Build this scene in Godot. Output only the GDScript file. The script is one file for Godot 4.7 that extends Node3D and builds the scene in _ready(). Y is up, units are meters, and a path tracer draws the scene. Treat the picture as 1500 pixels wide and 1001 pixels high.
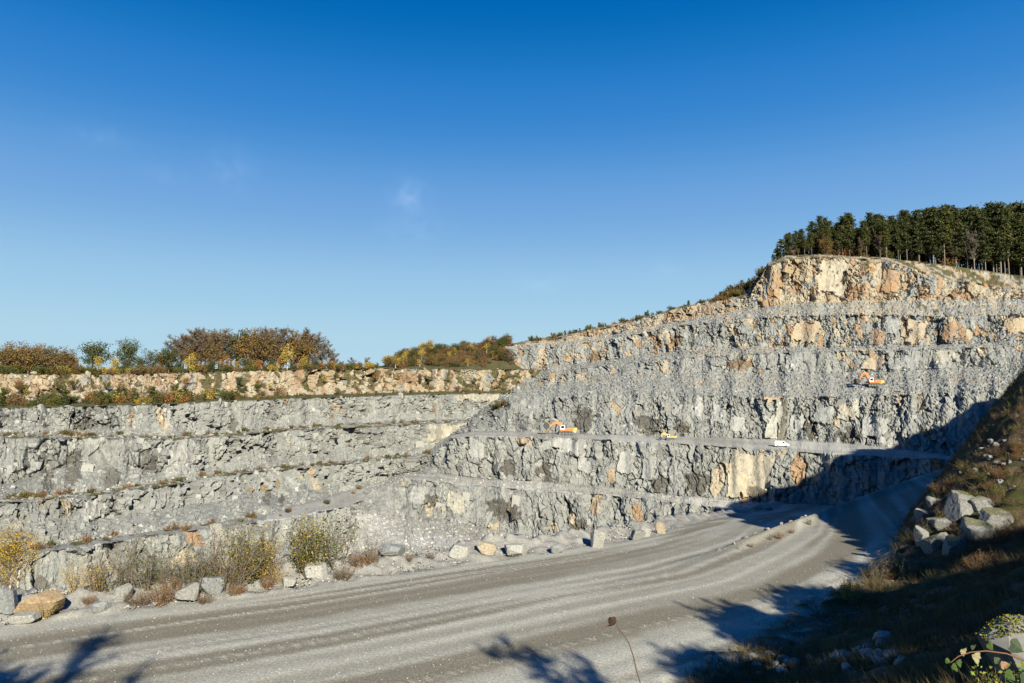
extends Node3D
# A terraced stone quarry in autumn. Camera at the origin; x right, y up, -z away; metres.

const F := 1083.0          # focal length in pixels of the 1500 x 1001 photograph
const PITCH := 0.0779      # camera tilt upwards
var rng := RandomNumberGenerator.new()
var M := {}                # materials
var names := {}
var n_low := FastNoiseLite.new()
var n_mid := FastNoiseLite.new()
var n_fine := FastNoiseLite.new()
# tables for the block pattern of the rock
var T_JX := PackedFloat32Array()
var T_JY := PackedFloat32Array()
var T_O := PackedFloat32Array()
var T_GX := PackedFloat32Array()
var T_GY := PackedFloat32Array()
var T_C := PackedFloat32Array()
var wo := 0.0
var we := 0.0
var wid := 0

# ---------------------------------------------------------------- helpers
func from_pixel(px: float, py: float, d: float) -> Vector3:
	var cy := (500.5 - py) / F
	var y := cy * cos(PITCH) + sin(PITCH)
	var z := cos(PITCH) - cy * sin(PITCH)
	return Vector3((px - 750.0) / F, y, -z) * (d / z)

func numbered(called: String) -> String:
	var k: int = names.get(called, 0)
	names[called] = k + 1
	return called if k == 0 else "%s_%03d" % [called, k]

func tag(o: Node, label: String, category: String, group := "") -> Node:
	o.set_meta("label", label)
	o.set_meta("category", category)
	if group:
		o.set_meta("group", group)
	return o

func mesh_node(called: String, mesh: Mesh, mat: Material, parent: Node = null) -> MeshInstance3D:
	var o := MeshInstance3D.new()
	o.mesh = mesh
	if mat:
		o.material_override = mat
	if parent == null:
		o.name = numbered(called)
		add_child(o)
	else:
		o.name = called
		parent.add_child(o, true)
	return o

func structure(called: String, mesh: Mesh, mat: Material, label: String) -> MeshInstance3D:
	var o := mesh_node(called, mesh, mat)
	o.set_meta("kind", "structure")
	o.set_meta("label", label)
	return o

func arr_mesh(v: PackedVector3Array, n: PackedVector3Array, c: PackedColorArray, uv := PackedVector2Array()) -> ArrayMesh:
	var a := []
	a.resize(Mesh.ARRAY_MAX)
	a[Mesh.ARRAY_VERTEX] = v
	a[Mesh.ARRAY_NORMAL] = n
	if c.size():
		a[Mesh.ARRAY_COLOR] = c
	if uv.size():
		a[Mesh.ARRAY_TEX_UV] = uv
	var m := ArrayMesh.new()
	m.add_surface_from_arrays(Mesh.PRIMITIVE_TRIANGLES, a)
	return m

func grid_mesh(P: PackedVector3Array, C: PackedColorArray, rows: int, cols: int) -> ArrayMesh:
	# rows run away from the viewer, columns to the right; every quad gets flat normals
	var count := (rows - 1) * (cols - 1) * 6
	var v := PackedVector3Array(); v.resize(count)
	var n := PackedVector3Array(); n.resize(count)
	var k := PackedColorArray(); k.resize(count)
	var w := 0
	for r in rows - 1:
		var i := r * cols
		for c in cols - 1:
			var a := P[i]; var b := P[i + 1]; var e := P[i + cols]; var f := P[i + cols + 1]
			var n1 := (b - a).cross(e - a).normalized()
			var n2 := (f - b).cross(e - b).normalized()
			v[w] = a; v[w + 1] = e; v[w + 2] = b
			v[w + 3] = b; v[w + 4] = e; v[w + 5] = f
			n[w] = n1; n[w + 1] = n1; n[w + 2] = n1
			n[w + 3] = n2; n[w + 4] = n2; n[w + 5] = n2
			var ca := C[i]; var cb := C[i + 1]; var ce := C[i + cols]
			k[w] = ca; k[w + 1] = ce; k[w + 2] = cb
			k[w + 3] = cb; k[w + 4] = ce; k[w + 5] = C[i + cols + 1]
			w += 6
			i += 1
	return arr_mesh(v, n, k)

func worley(x: float, y: float, sd: int) -> void:
	# the block that (x, y) lies in: its offset and tilt (wo), how near the joint is (we), which block (wid)
	var ix := floori(x)
	var iy := floori(y)
	var b1 := 99.0
	var b2 := 99.0
	var bi := 0
	var bx := 0.0
	var by := 0.0
	for gy in range(iy - 1, iy + 2):
		for gx in range(ix - 1, ix + 2):
			var h := ((gx * 73856093) ^ (gy * 19349663) ^ sd) & 4095
			var dx := gx + T_JX[h] - x
			var dy := gy + T_JY[h] - y
			var q := maxf(absf(dx), absf(dy)) + 0.35 * minf(absf(dx), absf(dy))
			if q < b1:
				b2 = b1
				b1 = q
				bi = h
				bx = dx
				by = dy
			elif q < b2:
				b2 = q
	wid = bi
	we = b2 - b1
	wo = T_O[bi] - T_GX[bi] * bx - T_GY[bi] * by

func row_at(pts: Array, px: float) -> Vector2:
	var k := 0
	var last := pts.size() - 1
	while k < last - 1 and px > pts[k + 1][0]:
		k += 1
	var a: Array = pts[k]
	var b: Array = pts[k + 1]
	var t := clampf((px - a[0]) / (b[0] - a[0]), -0.5, 1.5)
	return Vector2(lerpf(a[1], b[1], t), lerpf(a[2], b[2], t))

const GREY_A := Color(0.19, 0.194, 0.188)
const GREY_B := Color(0.372, 0.382, 0.366)
const GREY_C := Color(0.28, 0.29, 0.285)
const TAN_A := Color(0.43, 0.32, 0.2)
const TAN_B := Color(0.36, 0.22, 0.115)
const TAN_C := Color(0.46, 0.39, 0.28)
const STAIN := Color(0.085, 0.078, 0.065)

# rows: [points [[px, py, d], ...], sub-rows up to the next row, wall amplitude, rubble amplitude, share of tan blocks, share of soil and moss]
func sheet(sheet_name: String, rows: Array, px0: float, px1: float, step: float, shear: float, sd: int, spots: Array, apron: bool) -> Array:
	var cols := int((px1 - px0) / step) + 1
	var base := []
	for r in rows:
		var line := PackedVector3Array()
		line.resize(cols)
		for c in cols:
			var px := px0 + c * step
			var v := row_at(r[0], px)
			var wig := n_low.get_noise_2d(px * 0.9, float(base.size()) * 61.0 + sd)
			var dd: float = v.y + wig * v.y * 0.012
			line[c] = from_pixel(px, v.x + wig * 1.2, dd)
		base.append(line)
	bases[sheet_name] = {"base": base, "px0": px0, "step": step}
	var all_s := []
	var all_n := []
	for r in base.size():
		var line: PackedVector3Array = base[r]
		var up_line: PackedVector3Array = base[mini(r + 1, base.size() - 1)]
		var S1 := PackedFloat32Array(); S1.resize(cols)
		var N1 := PackedVector3Array(); N1.resize(cols)
		for c in cols:
			S1[c] = 0.0 if c == 0 else S1[c - 1] + minf(Vector2(line[c].x - line[c - 1].x, line[c].z - line[c - 1].z).length(), 1.2)
			var a := mini(c + 14, cols - 1)
			var b := maxi(c - 14, 0)
			var t: Vector3 = line[a] - line[b] + up_line[a] - up_line[b]
			N1[c] = Vector3(-t.z, 0, t.x).normalized()
		all_s.append(S1)
		all_n.append(N1)
	var P := PackedVector3Array()
	var C := PackedColorArray()
	var total := 0
	var starts := []
	for r in rows.size() - 1:
		starts.append(total)
		for k in int(rows[r][1]):
			var t := float(k) / float(rows[r][1])
			var S: PackedFloat32Array = all_s[r]
			var NX: PackedVector3Array = all_n[r]
			var A: PackedVector3Array = base[r]
			var B: PackedVector3Array = base[r + 1]
			var prev: Array = rows[maxi(r - 1, 0)]
			var here: Array = rows[r]
			var wall: float = here[2] if k > 0 else minf(here[2], prev[2]) * 0.6 + maxf(here[2], prev[2]) * 0.4
			var rub: float = here[3] if k > 0 else maxf(here[3], prev[3])
			# smooth slabs and stains on this stretch: from t, to t, first column, last column, colour, how far it stands out (stains: -1)
			var marks := []
			for a in spots:
				if a[0] == r and (t >= a[1] - 0.12 and t <= a[2] + 0.12 or a[6] < 0.0 and t >= a[1] and t <= a[2]):
					marks.append([a[1], a[2], (a[3] - px0) / step, (a[4] - px0) / step, a[5], a[6]])
			for c in cols:
				var p := A[c].lerp(B[c], t)
				var s := S[c]
				var wall_here := wall
				var rub_here := rub
				if apron and wall > 0.5:
					# broken rock piled against the lower part of the face
					var br := clampf(0.42 + 0.5 * n_low.get_noise_2d(s * 1.3, r * 47.0), 0.12, 0.72)
					var th := t / br * 0.72 if t < br else 0.72 + (t - br) / (1.0 - br) * 0.28
					var tv := t / br * br * 0.75 if t < br else br * 0.75 + (t - br) / (1.0 - br) * (1.0 - br * 0.75)
					p = Vector3(lerpf(A[c].x, B[c].x, th), lerpf(A[c].y, B[c].y, tv), lerpf(A[c].z, B[c].z, th))
					var k3 := smoothstep(br - 0.04, br + 0.06, t)
					wall_here = wall * lerpf(0.42, 1.15, k3)
					rub_here = lerpf(0.55, rub, k3)
				var tan_share: float = here[4]
				var lowf := n_low.get_noise_3d(p.x * 1.2, p.y * 0.5, p.z * 1.2)
				var q := p
				var tone := 0.5
				var tid := 0
				var smooth_col := Color(0, 0, 0, 0)
				var fine := n_fine.get_noise_3d(p.x, p.y, p.z)
				if wall_here > 0.01:
					var warp := n_mid.get_noise_2d(s, p.y) * 2.2
					var coarse := [1.0, 1.25, 0.8, 1.1, 0.9][(r * 3 + sd) % 5] as float
					var broken := clampf(1.0 + 1.5 * n_low.get_noise_2d(s * 1.7 + 300.0, p.y * 1.7), 0.45, 1.6)
					worley((s + shear * p.y + warp) / (2.9 * coarse), (p.y + warp * 0.8 - s * 0.12) / (5.4 * coarse), sd)
					var d1 := wo
					var e1 := we
					tid = wid
					worley((s + shear * 1.4 * p.y - warp) / (0.95 * coarse), (p.y - s * 0.25) / (1.4 * coarse), sd + 77)
					var disp := (d1 * 1.2 + wo * (0.55 if apron else 0.42)) * broken + lowf * 2.2 + fine * 0.4
					if e1 < 0.1:
						disp -= (0.1 - e1) * 9.0 * broken
					if we < 0.14:
						disp -= (0.14 - we) * 2.2 * broken
					tone = T_C[tid] * 0.6 + T_C[(wid + 91) & 4095] * 0.4
					for m in marks:
						if m[5] >= 0.0:
							var lean_by: float = (t - m[0]) * 9.0 * m[5] + warp * 2.2 + d1 * 3.0
							var tw := t + d1 * 0.07 + warp * 0.03
							if tw > m[0] and tw < m[1] and c > m[2] + lean_by and c < m[3] + lean_by:
								disp = m[5] * 0.7 + lowf * 1.4 + fine * 0.16 + d1 * 0.22
								smooth_col = m[4]
					q += NX[c] * disp * wall_here
					q.y += wo * 0.15 * wall_here
				if rub_here > 0.01:
					worley(p.x / 1.3 + fine * 0.3, p.z / 1.3, sd + 13)
					var hgt := (0.55 - we * -0.6) * (0.5 + T_C[wid])
					var h1 := T_C[(wid + 7) & 4095]
					q.y += (wo * 0.35 + hgt * 0.25 + fine * 0.3) * rub_here
					q += NX[c] * (wo * 0.35) * rub_here
					if wall_here < 0.3:
						tone = T_C[wid] * 0.7 + 0.15
						tid = (wid * 3 + 11) & 4095
					tone = lerpf(tone, h1, 0.2)
				# colour of the rock itself: block by block
				var col := GREY_A.lerp(GREY_B, clampf(tone + fine * 0.45, 0, 1))
				if T_O[(tid + 301) & 4095] > 0.35:
					col = col.lerp(GREY_C, 0.8)
				var pick := T_C[(tid + 555) & 4095] + lowf * 0.35
				if pick < tan_share:
					var which := T_C[(tid + 999) & 4095]
					col = (TAN_C if which < 0.45 else TAN_A if which < 0.8 else TAN_B).lerp(col, 0.25)
				if smooth_col.a > 0.0:
					var k2 := 1.0 + fine * 0.35
					col = Color(smooth_col.r * k2, smooth_col.g * k2, smooth_col.b * k2).lerp(col, 0.35)
				if here.size() > 6 and px0 + c * step > here[6]:
					col = Color(0.33, 0.325, 0.3).lerp(Color(0.48, 0.48, 0.46), clampf(0.55 + n_mid.get_noise_2d(s * 0.3, t * 26.0) * 1.2 + fine * 0.5, 0, 1))
				var soil: float = here[5]
				if soil > 0.0 and not (here.size() > 6 and px0 + c * step > here[6]) and n_mid.get_noise_2d(p.x * 1.5 + 50.0, p.z * 1.5 + p.y) + fine * 0.5 < soil * 1.4 - 0.7:
					col = Color(0.13, 0.105, 0.065).lerp(Color(0.09, 0.1, 0.035), clampf(fine + 0.5, 0, 1))
				for m in marks:
					if m[5] < 0.0 and c > m[2] and c < m[3]:
						var u: float = (c - m[2]) / (m[3] - m[2]) * 2.0 - 1.0
						var v: float = (t - m[0]) / (m[1] - m[0]) * 2.0 - 1.0
						if u * u + v * v + fine * 1.0 + (tone - 0.5) * 0.7 < 0.75:
							col = m[4].lerp(col, 0.2)
				P.append(q)
				C.append(col)
			total += 1
	var Z: PackedVector3Array = base[base.size() - 1]
	for c in cols:
		P.append(Z[c])
		C.append(Color(0.12, 0.1, 0.06))
	total += 1
	starts.append(total - 1)
	return [P, C, total, cols, starts]

# ---------------------------------------------------------------- foreground ground
var EDGE := [[-110, 8, -12.5], [-80, 22, -12.5], [-45, 36, -12.5], [-29.3, 42.3, -12.5], [-16, 49.8, -12.5], [-4.9, 57.5, -12.5], [4, 63.5, -12.6], [10, 71, -13.2], [15.5, 80, -14.0], [31, 116.5, -18.5], [52, 164, -24.8], [75.5, 215, -31.5], [110, 280, -34]]
var BERM := [[8, 52, 0], [19, 64.6, 0], [34.7, 85.4, 0], [62, 122, 0], [106, 179, 0], [150, 225, 0], [200, 270, 0]]
var FOOT := [[-120, -8, 0], [-80, 8, 0], [-40, 17, 0], [-15, 23, 0], [0, 28, 0], [8.4, 35, 0], [17.7, 46, 0], [25, 54, 0], [31, 62, 0], [37, 72, 0], [45, 85, 0], [58, 102, 0], [75, 122, 0], [110, 168, 0], [150, 212, 0], [210, 262, 0]]
var hit_h := 0.0
var hit_s := 0.0
func packed(line: Array) -> PackedFloat32Array:
	# per stretch: x, d, direction x, direction d, length, metres so far, value, change of value
	var o := PackedFloat32Array()
	var run := 0.0
	for k in line.size() - 1:
		var a: Array = line[k]
		var b: Array = line[k + 1]
		var l := Vector2(b[0] - a[0], b[1] - a[1]).length()
		o.append_array([a[0], a[1], (b[0] - a[0]) / l, (b[1] - a[1]) / l, l, run, a[2], (b[2] - a[2]) / l])
		run += l
	return o
var P_EDGE := packed(EDGE)
var P_BERM := packed(BERM)
var P_FOOT := packed(FOOT)
func signed_to(line: PackedFloat32Array, x: float, d: float) -> float:
	# distance from a plan polyline, positive on its right; hit_h: the third value there, hit_s: metres along it
	var best := 1e9
	var side := 1.0
	var k := 0
	var end := line.size()
	while k < end:
		var wx := x - line[k]
		var wd := d - line[k + 1]
		var ux := line[k + 2]
		var ud := line[k + 3]
		var t := clampf(wx * ux + wd * ud, 0.0, line[k + 4])
		var ex := wx - ux * t
		var ed := wd - ud * t
		var q := ex * ex + ed * ed
		if q < best:
			best = q
			side = wx * ud - wd * ux
			hit_s = line[k + 5] + t
			hit_h = line[k + 6] + line[k + 7] * t
		k += 8
	return sqrt(best) if side > 0.0 else -sqrt(best)

var g_e := 0.0
var g_s := 0.0
var g_m := 0.0
var g_q := 0.0
func ground(x: float, d: float) -> float:
	g_e = signed_to(P_EDGE, x, d)
	g_s = hit_s
	var zl := hit_h
	g_q = signed_to(P_BERM, x, d)
	g_m = signed_to(P_FOOT, x, d)
	var zr := -12.5 - 0.03 * maxf(d - 60.0, 0.0)
	var wide := 1.5 + (zr - zl) * 0.7
	var h := lerpf(zl, zr, smoothstep(-wide, 0.6, g_q))
	if d > 60.0:
		h += 0.55 * exp(-g_q * g_q / 1.2) * smoothstep(60.0, 68.0, d)
	if g_e < 0.0:
		var o := -g_e
		h += 0.5 * smoothstep(0.5, 3.0, o) * smoothstep(8.0, 4.0, o)
		var start := 6.0 - 3.0 * smoothstep(-20.0, 5.0, x)
		if o > start:
			h -= (o - start) * lerpf(0.3, 0.85, smoothstep(-29.0, -22.0, zl))
			h = maxf(h, -52.0)
	if g_m > 0.0:
		var far := smoothstep(48.0, 66.0, d)
		var near_h := 0.1 * minf(g_m, 5.0) + 0.46 * maxf(g_m - 4.0, 0.0)
		if g_m > 26.0:
			near_h = 0.5 + 0.46 * 22.0 + 0.3 * (g_m - 26.0)
		var far_h := 1.4 * minf(g_m, 11.0) + 0.86 * maxf(g_m - 11.0, 0.0) + n_low.get_noise_2d(x * 1.4, d * 1.4) * 7.0 * smoothstep(9.0, 22.0, g_m)
		h += minf(lerpf(near_h, far_h, far), 62.0)
	return h

func smooth_meshes(P: PackedVector3Array, C: PackedColorArray, K: PackedByteArray, rows: int, cols: int) -> Array:
	# one smooth mesh for each kind of ground in K
	var N := PackedVector3Array()
	N.resize(P.size())
	for r in rows:
		for c in cols:
			var a := P[r * cols + mini(c + 1, cols - 1)] - P[r * cols + maxi(c - 1, 0)]
			var b := P[mini(r + 1, rows - 1) * cols + c] - P[maxi(r - 1, 0) * cols + c]
			N[r * cols + c] = a.cross(b).normalized()
	var out := []
	var lists := [PackedInt32Array(), PackedInt32Array(), PackedInt32Array()]
	for r in rows - 1:
		for c in cols - 1:
			var i := r * cols + c
			lists[K[i]].append_array([i, i + cols, i + 1, i + 1, i + cols, i + cols + 1])
	for part in lists:
		var at := {}
		var V := PackedVector3Array()
		var M2 := PackedVector3Array()
		var D := PackedColorArray()
		var I := PackedInt32Array()
		for i in part:
			if not at.has(i):
				at[i] = V.size()
				V.append(P[i])
				M2.append(N[i])
				D.append(C[i])
			I.append(at[i])
		var ar := []
		ar.resize(Mesh.ARRAY_MAX)
		ar[Mesh.ARRAY_VERTEX] = V
		ar[Mesh.ARRAY_NORMAL] = M2
		ar[Mesh.ARRAY_COLOR] = D
		ar[Mesh.ARRAY_INDEX] = I
		var ms := ArrayMesh.new()
		ms.add_surface_from_arrays(Mesh.PRIMITIVE_TRIANGLES, ar)
		out.append(ms)
	return out

func road_ridge(e: float, s: float) -> float:
	# thin windrows of pale gravel that the wheels leave along the road
	return pow(clampf(1.0 - absf(n_mid.get_noise_2d(e * 4.6 + 70.0, s * 0.12)) * 2.2, 0, 1), 5.0)

func build_ground() -> void:
	var xs := PackedFloat32Array()
	var ds := PackedFloat32Array()
	var x := -140.0
	while x < 260.0:
		xs.append(x)
		x += 0.34 if x > -40.0 and x < 48.0 else 0.8 if x > -60.0 and x < 120.0 else 3.0
	var d := -90.0
	while d < 285.0:
		ds.append(d)
		d += 0.34 if d > 27.0 and d < 82.0 else 0.7 if d > -4.0 and d < 130.0 else 2.0
	var cols := xs.size()
	var rows := ds.size()
	var P := PackedVector3Array(); P.resize(cols * rows)
	var C := PackedColorArray(); C.resize(cols * rows)
	var kind := PackedByteArray(); kind.resize(cols * rows)
	for r in rows:
		for c in cols:
			var px := xs[c]
			var pd := ds[r]
			var h := ground(px, pd)
			var fine := n_fine.get_noise_2d(px * 1.7, pd * 1.7)
			var low := n_mid.get_noise_2d(px * 2.0, pd * 2.0)
			var on_road := smoothstep(-0.5, 1.5, g_e) * smoothstep(1.0, -1.5, g_m)
			# wheel tracks: bands that follow the road
			var broad := n_mid.get_noise_2d(g_e * 3.4 + low * 0.9, g_s * 0.1)
			var ridge := road_ridge(g_e, g_s)
			var lane := broad * 0.75 + (ridge - 0.25) * 0.8 + n_fine.get_noise_2d(g_e * 2.5, g_s * 0.08) * 0.22
			h += fine * 0.03 * on_road + ridge * 0.05 * on_road
			h += (fine * 0.45 + low * 0.5) * (1.0 - on_road) * (1.0 if g_e > -3.0 else 1.6)
			var dust := Color(0.465, 0.46, 0.415)
			var damp := Color(0.23, 0.212, 0.172)
			var col := damp.lerp(dust, clampf(0.56 + lane * 1.5 + fine * 0.1, 0, 1))
			if g_e < 0.6:
				col = Color(0.25, 0.245, 0.23).lerp(Color(0.34, 0.335, 0.32), clampf(0.5 + fine + low * 0.5, 0, 1))
				if g_e < -7.0:
					col = Color(0.36, 0.36, 0.35)
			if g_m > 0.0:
				var soil := Color(0.075, 0.052, 0.034).lerp(Color(0.15, 0.108, 0.07), clampf(0.5 + fine * 1.5, 0, 1))  # soil darkened beyond its own brown: the bank's deep shade is painted in
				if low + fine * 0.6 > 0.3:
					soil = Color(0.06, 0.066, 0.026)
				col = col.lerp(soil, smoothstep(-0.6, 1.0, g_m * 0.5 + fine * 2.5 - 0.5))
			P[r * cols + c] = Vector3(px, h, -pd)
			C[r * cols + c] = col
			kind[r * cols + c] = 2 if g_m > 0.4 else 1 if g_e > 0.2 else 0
	var m := smooth_meshes(P, C, kind, rows, cols)
	structure("ground", m[0], M.gravel, "grey gravel verge falling away into the pit beside the haul road")
	structure("haul_road", m[1], M.gravel, "wide pale gravel haul road with wheel tracks and a fork")
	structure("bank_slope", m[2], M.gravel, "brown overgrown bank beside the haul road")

# ---------------------------------------------------------------- the sky: clear air, paler towards the horizon, with a few thin wisps
func sky_picture(exposure: float) -> ImageTexture:
	var keys := [[-90, 90, 84, 76], [-8, 120, 118, 112], [-1, 182, 205, 216], [0, 190, 220, 233], [4.7, 176, 213, 233], [8.4, 157, 201, 232], [14.6, 114, 167, 222], [22, 52, 131, 206], [28.9, 2, 104, 182], [45, 0, 84, 160], [90, 0, 66, 138]]
	var im := Image.create(1024, 512, false, Image.FORMAT_RGBF)
	for y in 512:
		var e := 90.0 - (y + 0.5) / 512.0 * 180.0
		var k := 0
		while k < keys.size() - 2 and e > keys[k + 1][0]:
			k += 1
		var a: Array = keys[k]
		var b: Array = keys[k + 1]
		var t := smoothstep(0, 1, clampf((e - a[0]) / (b[0] - a[0]), 0, 1)) * 0.3 + clampf((e - a[0]) / (b[0] - a[0]), 0, 1) * 0.7
		var c := Color(lerpf(a[1], b[1], t) / 255.0, lerpf(a[2], b[2], t) / 255.0, lerpf(a[3], b[3], t) / 255.0).srgb_to_linear()
		im.fill_rect(Rect2i(0, y, 1024, 1), Color(c.r / exposure, c.g / exposure, c.b / exposure))
	for w in [[597, 285, 24, 26, 0.12], [335, 240, 34, 30, 0.05], [140, 197, 40, 14, 0.05], [235, 250, 30, 12, 0.03], [790, 412, 40, 14, 0.04], [965, 395, 30, 12, 0.03], [600, 330, 50, 22, 0.04]]:
		var dir := from_pixel(w[0], w[1], 1.0).normalized()
		var cx := atan2(dir.x, -dir.z) / TAU * 1024.0 + 1024.0
		var cy := acos(dir.y) / PI * 512.0
		var rx: float = w[2] * 0.151
		var ry: float = w[3] * 0.151
		for y in range(int(cy - ry * 2), int(cy + ry * 2) + 1):
			for x in range(int(cx - rx * 2), int(cx + rx * 2) + 1):
				var q := Vector2((x - cx) / rx, (y - cy) / ry).length_squared()
				var f: float = w[4] * exp(-q * 1.3) * clampf(0.5 + 1.3 * n_mid.get_noise_2d(x * 5.0 + y * 4.0, y * 14.0 - x * 3.0), 0, 1.4) / exposure
				var c := im.get_pixel(x % 1024, y)
				im.set_pixel(x % 1024, y, Color(c.r + f, c.g + f, c.b + f))
	return ImageTexture.create_from_image(im)

# ---------------------------------------------------------------- materials
func noise_tex(size: int, freq: float, octaves: int, lo: float, hi: float, sd: int, normal := false, strength := 4.0) -> NoiseTexture2D:
	var n := FastNoiseLite.new()
	n.seed = sd
	n.noise_type = FastNoiseLite.TYPE_SIMPLEX_SMOOTH
	n.frequency = freq
	n.fractal_octaves = octaves
	n.fractal_gain = 0.6
	var t := NoiseTexture2D.new()
	t.width = size
	t.height = size
	t.seamless = true
	t.noise = n
	if normal:
		t.as_normal_map = true
		t.bump_strength = strength
	else:
		var g := Gradient.new()
		g.set_color(0, Color(lo, lo, lo))
		g.set_color(1, Color(hi, hi, hi))
		t.color_ramp = g
	return t

func surface(tex_scale: float, lo: float, hi: float, sd: int, bump: float, rough := 0.95) -> StandardMaterial3D:
	var m := StandardMaterial3D.new()
	m.vertex_color_use_as_albedo = true
	m.roughness = rough
	m.metallic_specular = 0.25
	m.albedo_texture = noise_tex(512, 0.03, 5, lo, hi, sd)
	m.uv1_triplanar = true
	m.uv1_world_triplanar = true
	m.uv1_scale = Vector3.ONE * tex_scale
	if bump > 0.0:
		m.normal_enabled = true
		m.normal_texture = noise_tex(512, 0.04, 5, 0, 1, sd + 5, true, bump)
		m.normal_scale = 1.0
	return m

func make_materials() -> void:
	M.rock = surface(0.12, 0.66, 1.0, 3, 5.0)
	M.gravel = surface(0.35, 0.68, 1.0, 9, 5.0)
	M.stone = surface(0.3, 0.7, 1.0, 15, 4.0)
	M.greys = [plain(Color(0.4, 0.4, 0.375), 0.5), plain(Color(0.27, 0.272, 0.26), 0.5), plain(Color(0.26, 0.275, 0.285), 0.5), plain(Color(0.33, 0.325, 0.305), 0.5)]
	M.tans = [plain(Color(0.4, 0.3, 0.19), 0.5), plain(Color(0.36, 0.22, 0.11), 0.5), plain(Color(0.42, 0.36, 0.27), 0.5)]
	M.stained = plain(Color(0.13, 0.11, 0.065), 0.5)
	M.moss = plain(Color(0.2, 0.2, 0.03), 6.0)
	M.black = plain(Color(0.02, 0.02, 0.022), 2.0, 0.6)
	M.steel = plain(Color(0.09, 0.09, 0.09), 2.0, 0.5)
	M.slate = plain(Color(0.1, 0.11, 0.13), 2.0, 0.6)
	M.orange = plain(Color(0.4, 0.14, 0.035), 1.0, 0.5)
	M.yellow = plain(Color(0.46, 0.28, 0.06), 1.0, 0.5)
	M.white_paint = plain(Color(0.75, 0.75, 0.73), 1.0, 0.4)
	M.glass = plain(Color(0.02, 0.025, 0.03), 1.0, 0.1)
	M.withered = plain(Color(0.07, 0.045, 0.03), 60.0)
	M.rust_leaf = plain(Color(0.33, 0.2, 0.13), 60.0)
	M.cream_leaf = plain(Color(0.36, 0.34, 0.2), 60.0)
	M.green_leaf = plain(Color(0.07, 0.12, 0.03), 60.0)
	M.dull_leaf = plain(Color(0.07, 0.1, 0.06), 60.0)
	for k in ["rust_leaf", "cream_leaf", "green_leaf", "dull_leaf"]:
		M[k].backlight_enabled = true
		M[k].backlight = Color(0.2, 0.2, 0.08)
		M[k].cull_mode = BaseMaterial3D.CULL_DISABLED
	M.leaf = StandardMaterial3D.new()
	M.leaf.vertex_color_use_as_albedo = true
	M.leaf.roughness = 0.8
	M.leaf.metallic_specular = 0.2
	M.leaf.cull_mode = BaseMaterial3D.CULL_DISABLED
	M.leaf.backlight_enabled = true
	M.leaf.backlight = Color(0.12, 0.12, 0.05)
	M.bark = StandardMaterial3D.new()
	M.bark.vertex_color_use_as_albedo = true
	M.bark.roughness = 0.95
	M.bark.cull_mode = BaseMaterial3D.CULL_DISABLED
	ico = [make_icosphere(0), make_icosphere(1), make_icosphere(2), make_icosphere(3)]
	M.blocks = [block_mesh(1, Vector3.ONE), block_mesh(2, Vector3(1.1, 0.9, 1)), block_mesh(3, Vector3(0.8, 1.2, 1)), block_mesh(4, Vector3(1.2, 1, 0.8))]
	M.stones = [stone_mesh(5, 1, Vector3.ONE), stone_mesh(6, 1, Vector3.ONE), stone_mesh(7, 1, Vector3.ONE), stone_mesh(8, 1, Vector3.ONE)]
	M.pebbles = [stone_mesh(9, 0, Vector3.ONE, 6), stone_mesh(10, 0, Vector3.ONE, 6)]

func plain(c: Color, tex_scale: float, rough := 0.93) -> StandardMaterial3D:
	var m := StandardMaterial3D.new()
	m.albedo_color = c.linear_to_srgb()
	m.roughness = rough
	m.metallic_specular = 0.3 if rough > 0.8 else 0.5
	if rough > 0.8:
		if not M.has("grain"):
			M.grain = noise_tex(512, 0.02, 5, 0.6, 1.0, 21)
			M.grain_bump = noise_tex(512, 0.03, 5, 0, 1, 22, true, 5.0)
		m.albedo_texture = M.grain
		m.normal_enabled = true
		m.normal_texture = M.grain_bump
		m.uv1_triplanar = true
		m.uv1_world_triplanar = true
		m.uv1_scale = Vector3.ONE * tex_scale
	return m

func setup_tables() -> void:
	rng.seed = 4711
	for k in 4096:
		T_JX.append(rng.randf())
		T_JY.append(rng.randf())
		T_O.append(rng.randf_range(-1, 1))
		T_GX.append(rng.randf_range(-1.1, 1.1))
		T_GY.append(rng.randf_range(-0.9, 0.9))
		T_C.append(rng.randf())
	n_low.seed = 5
	n_low.frequency = 0.03
	n_low.fractal_octaves = 2
	n_mid.seed = 8
	n_mid.frequency = 0.06
	n_mid.fractal_octaves = 3
	n_fine.seed = 12
	n_fine.frequency = 0.35
	n_fine.fractal_octaves = 3

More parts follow.
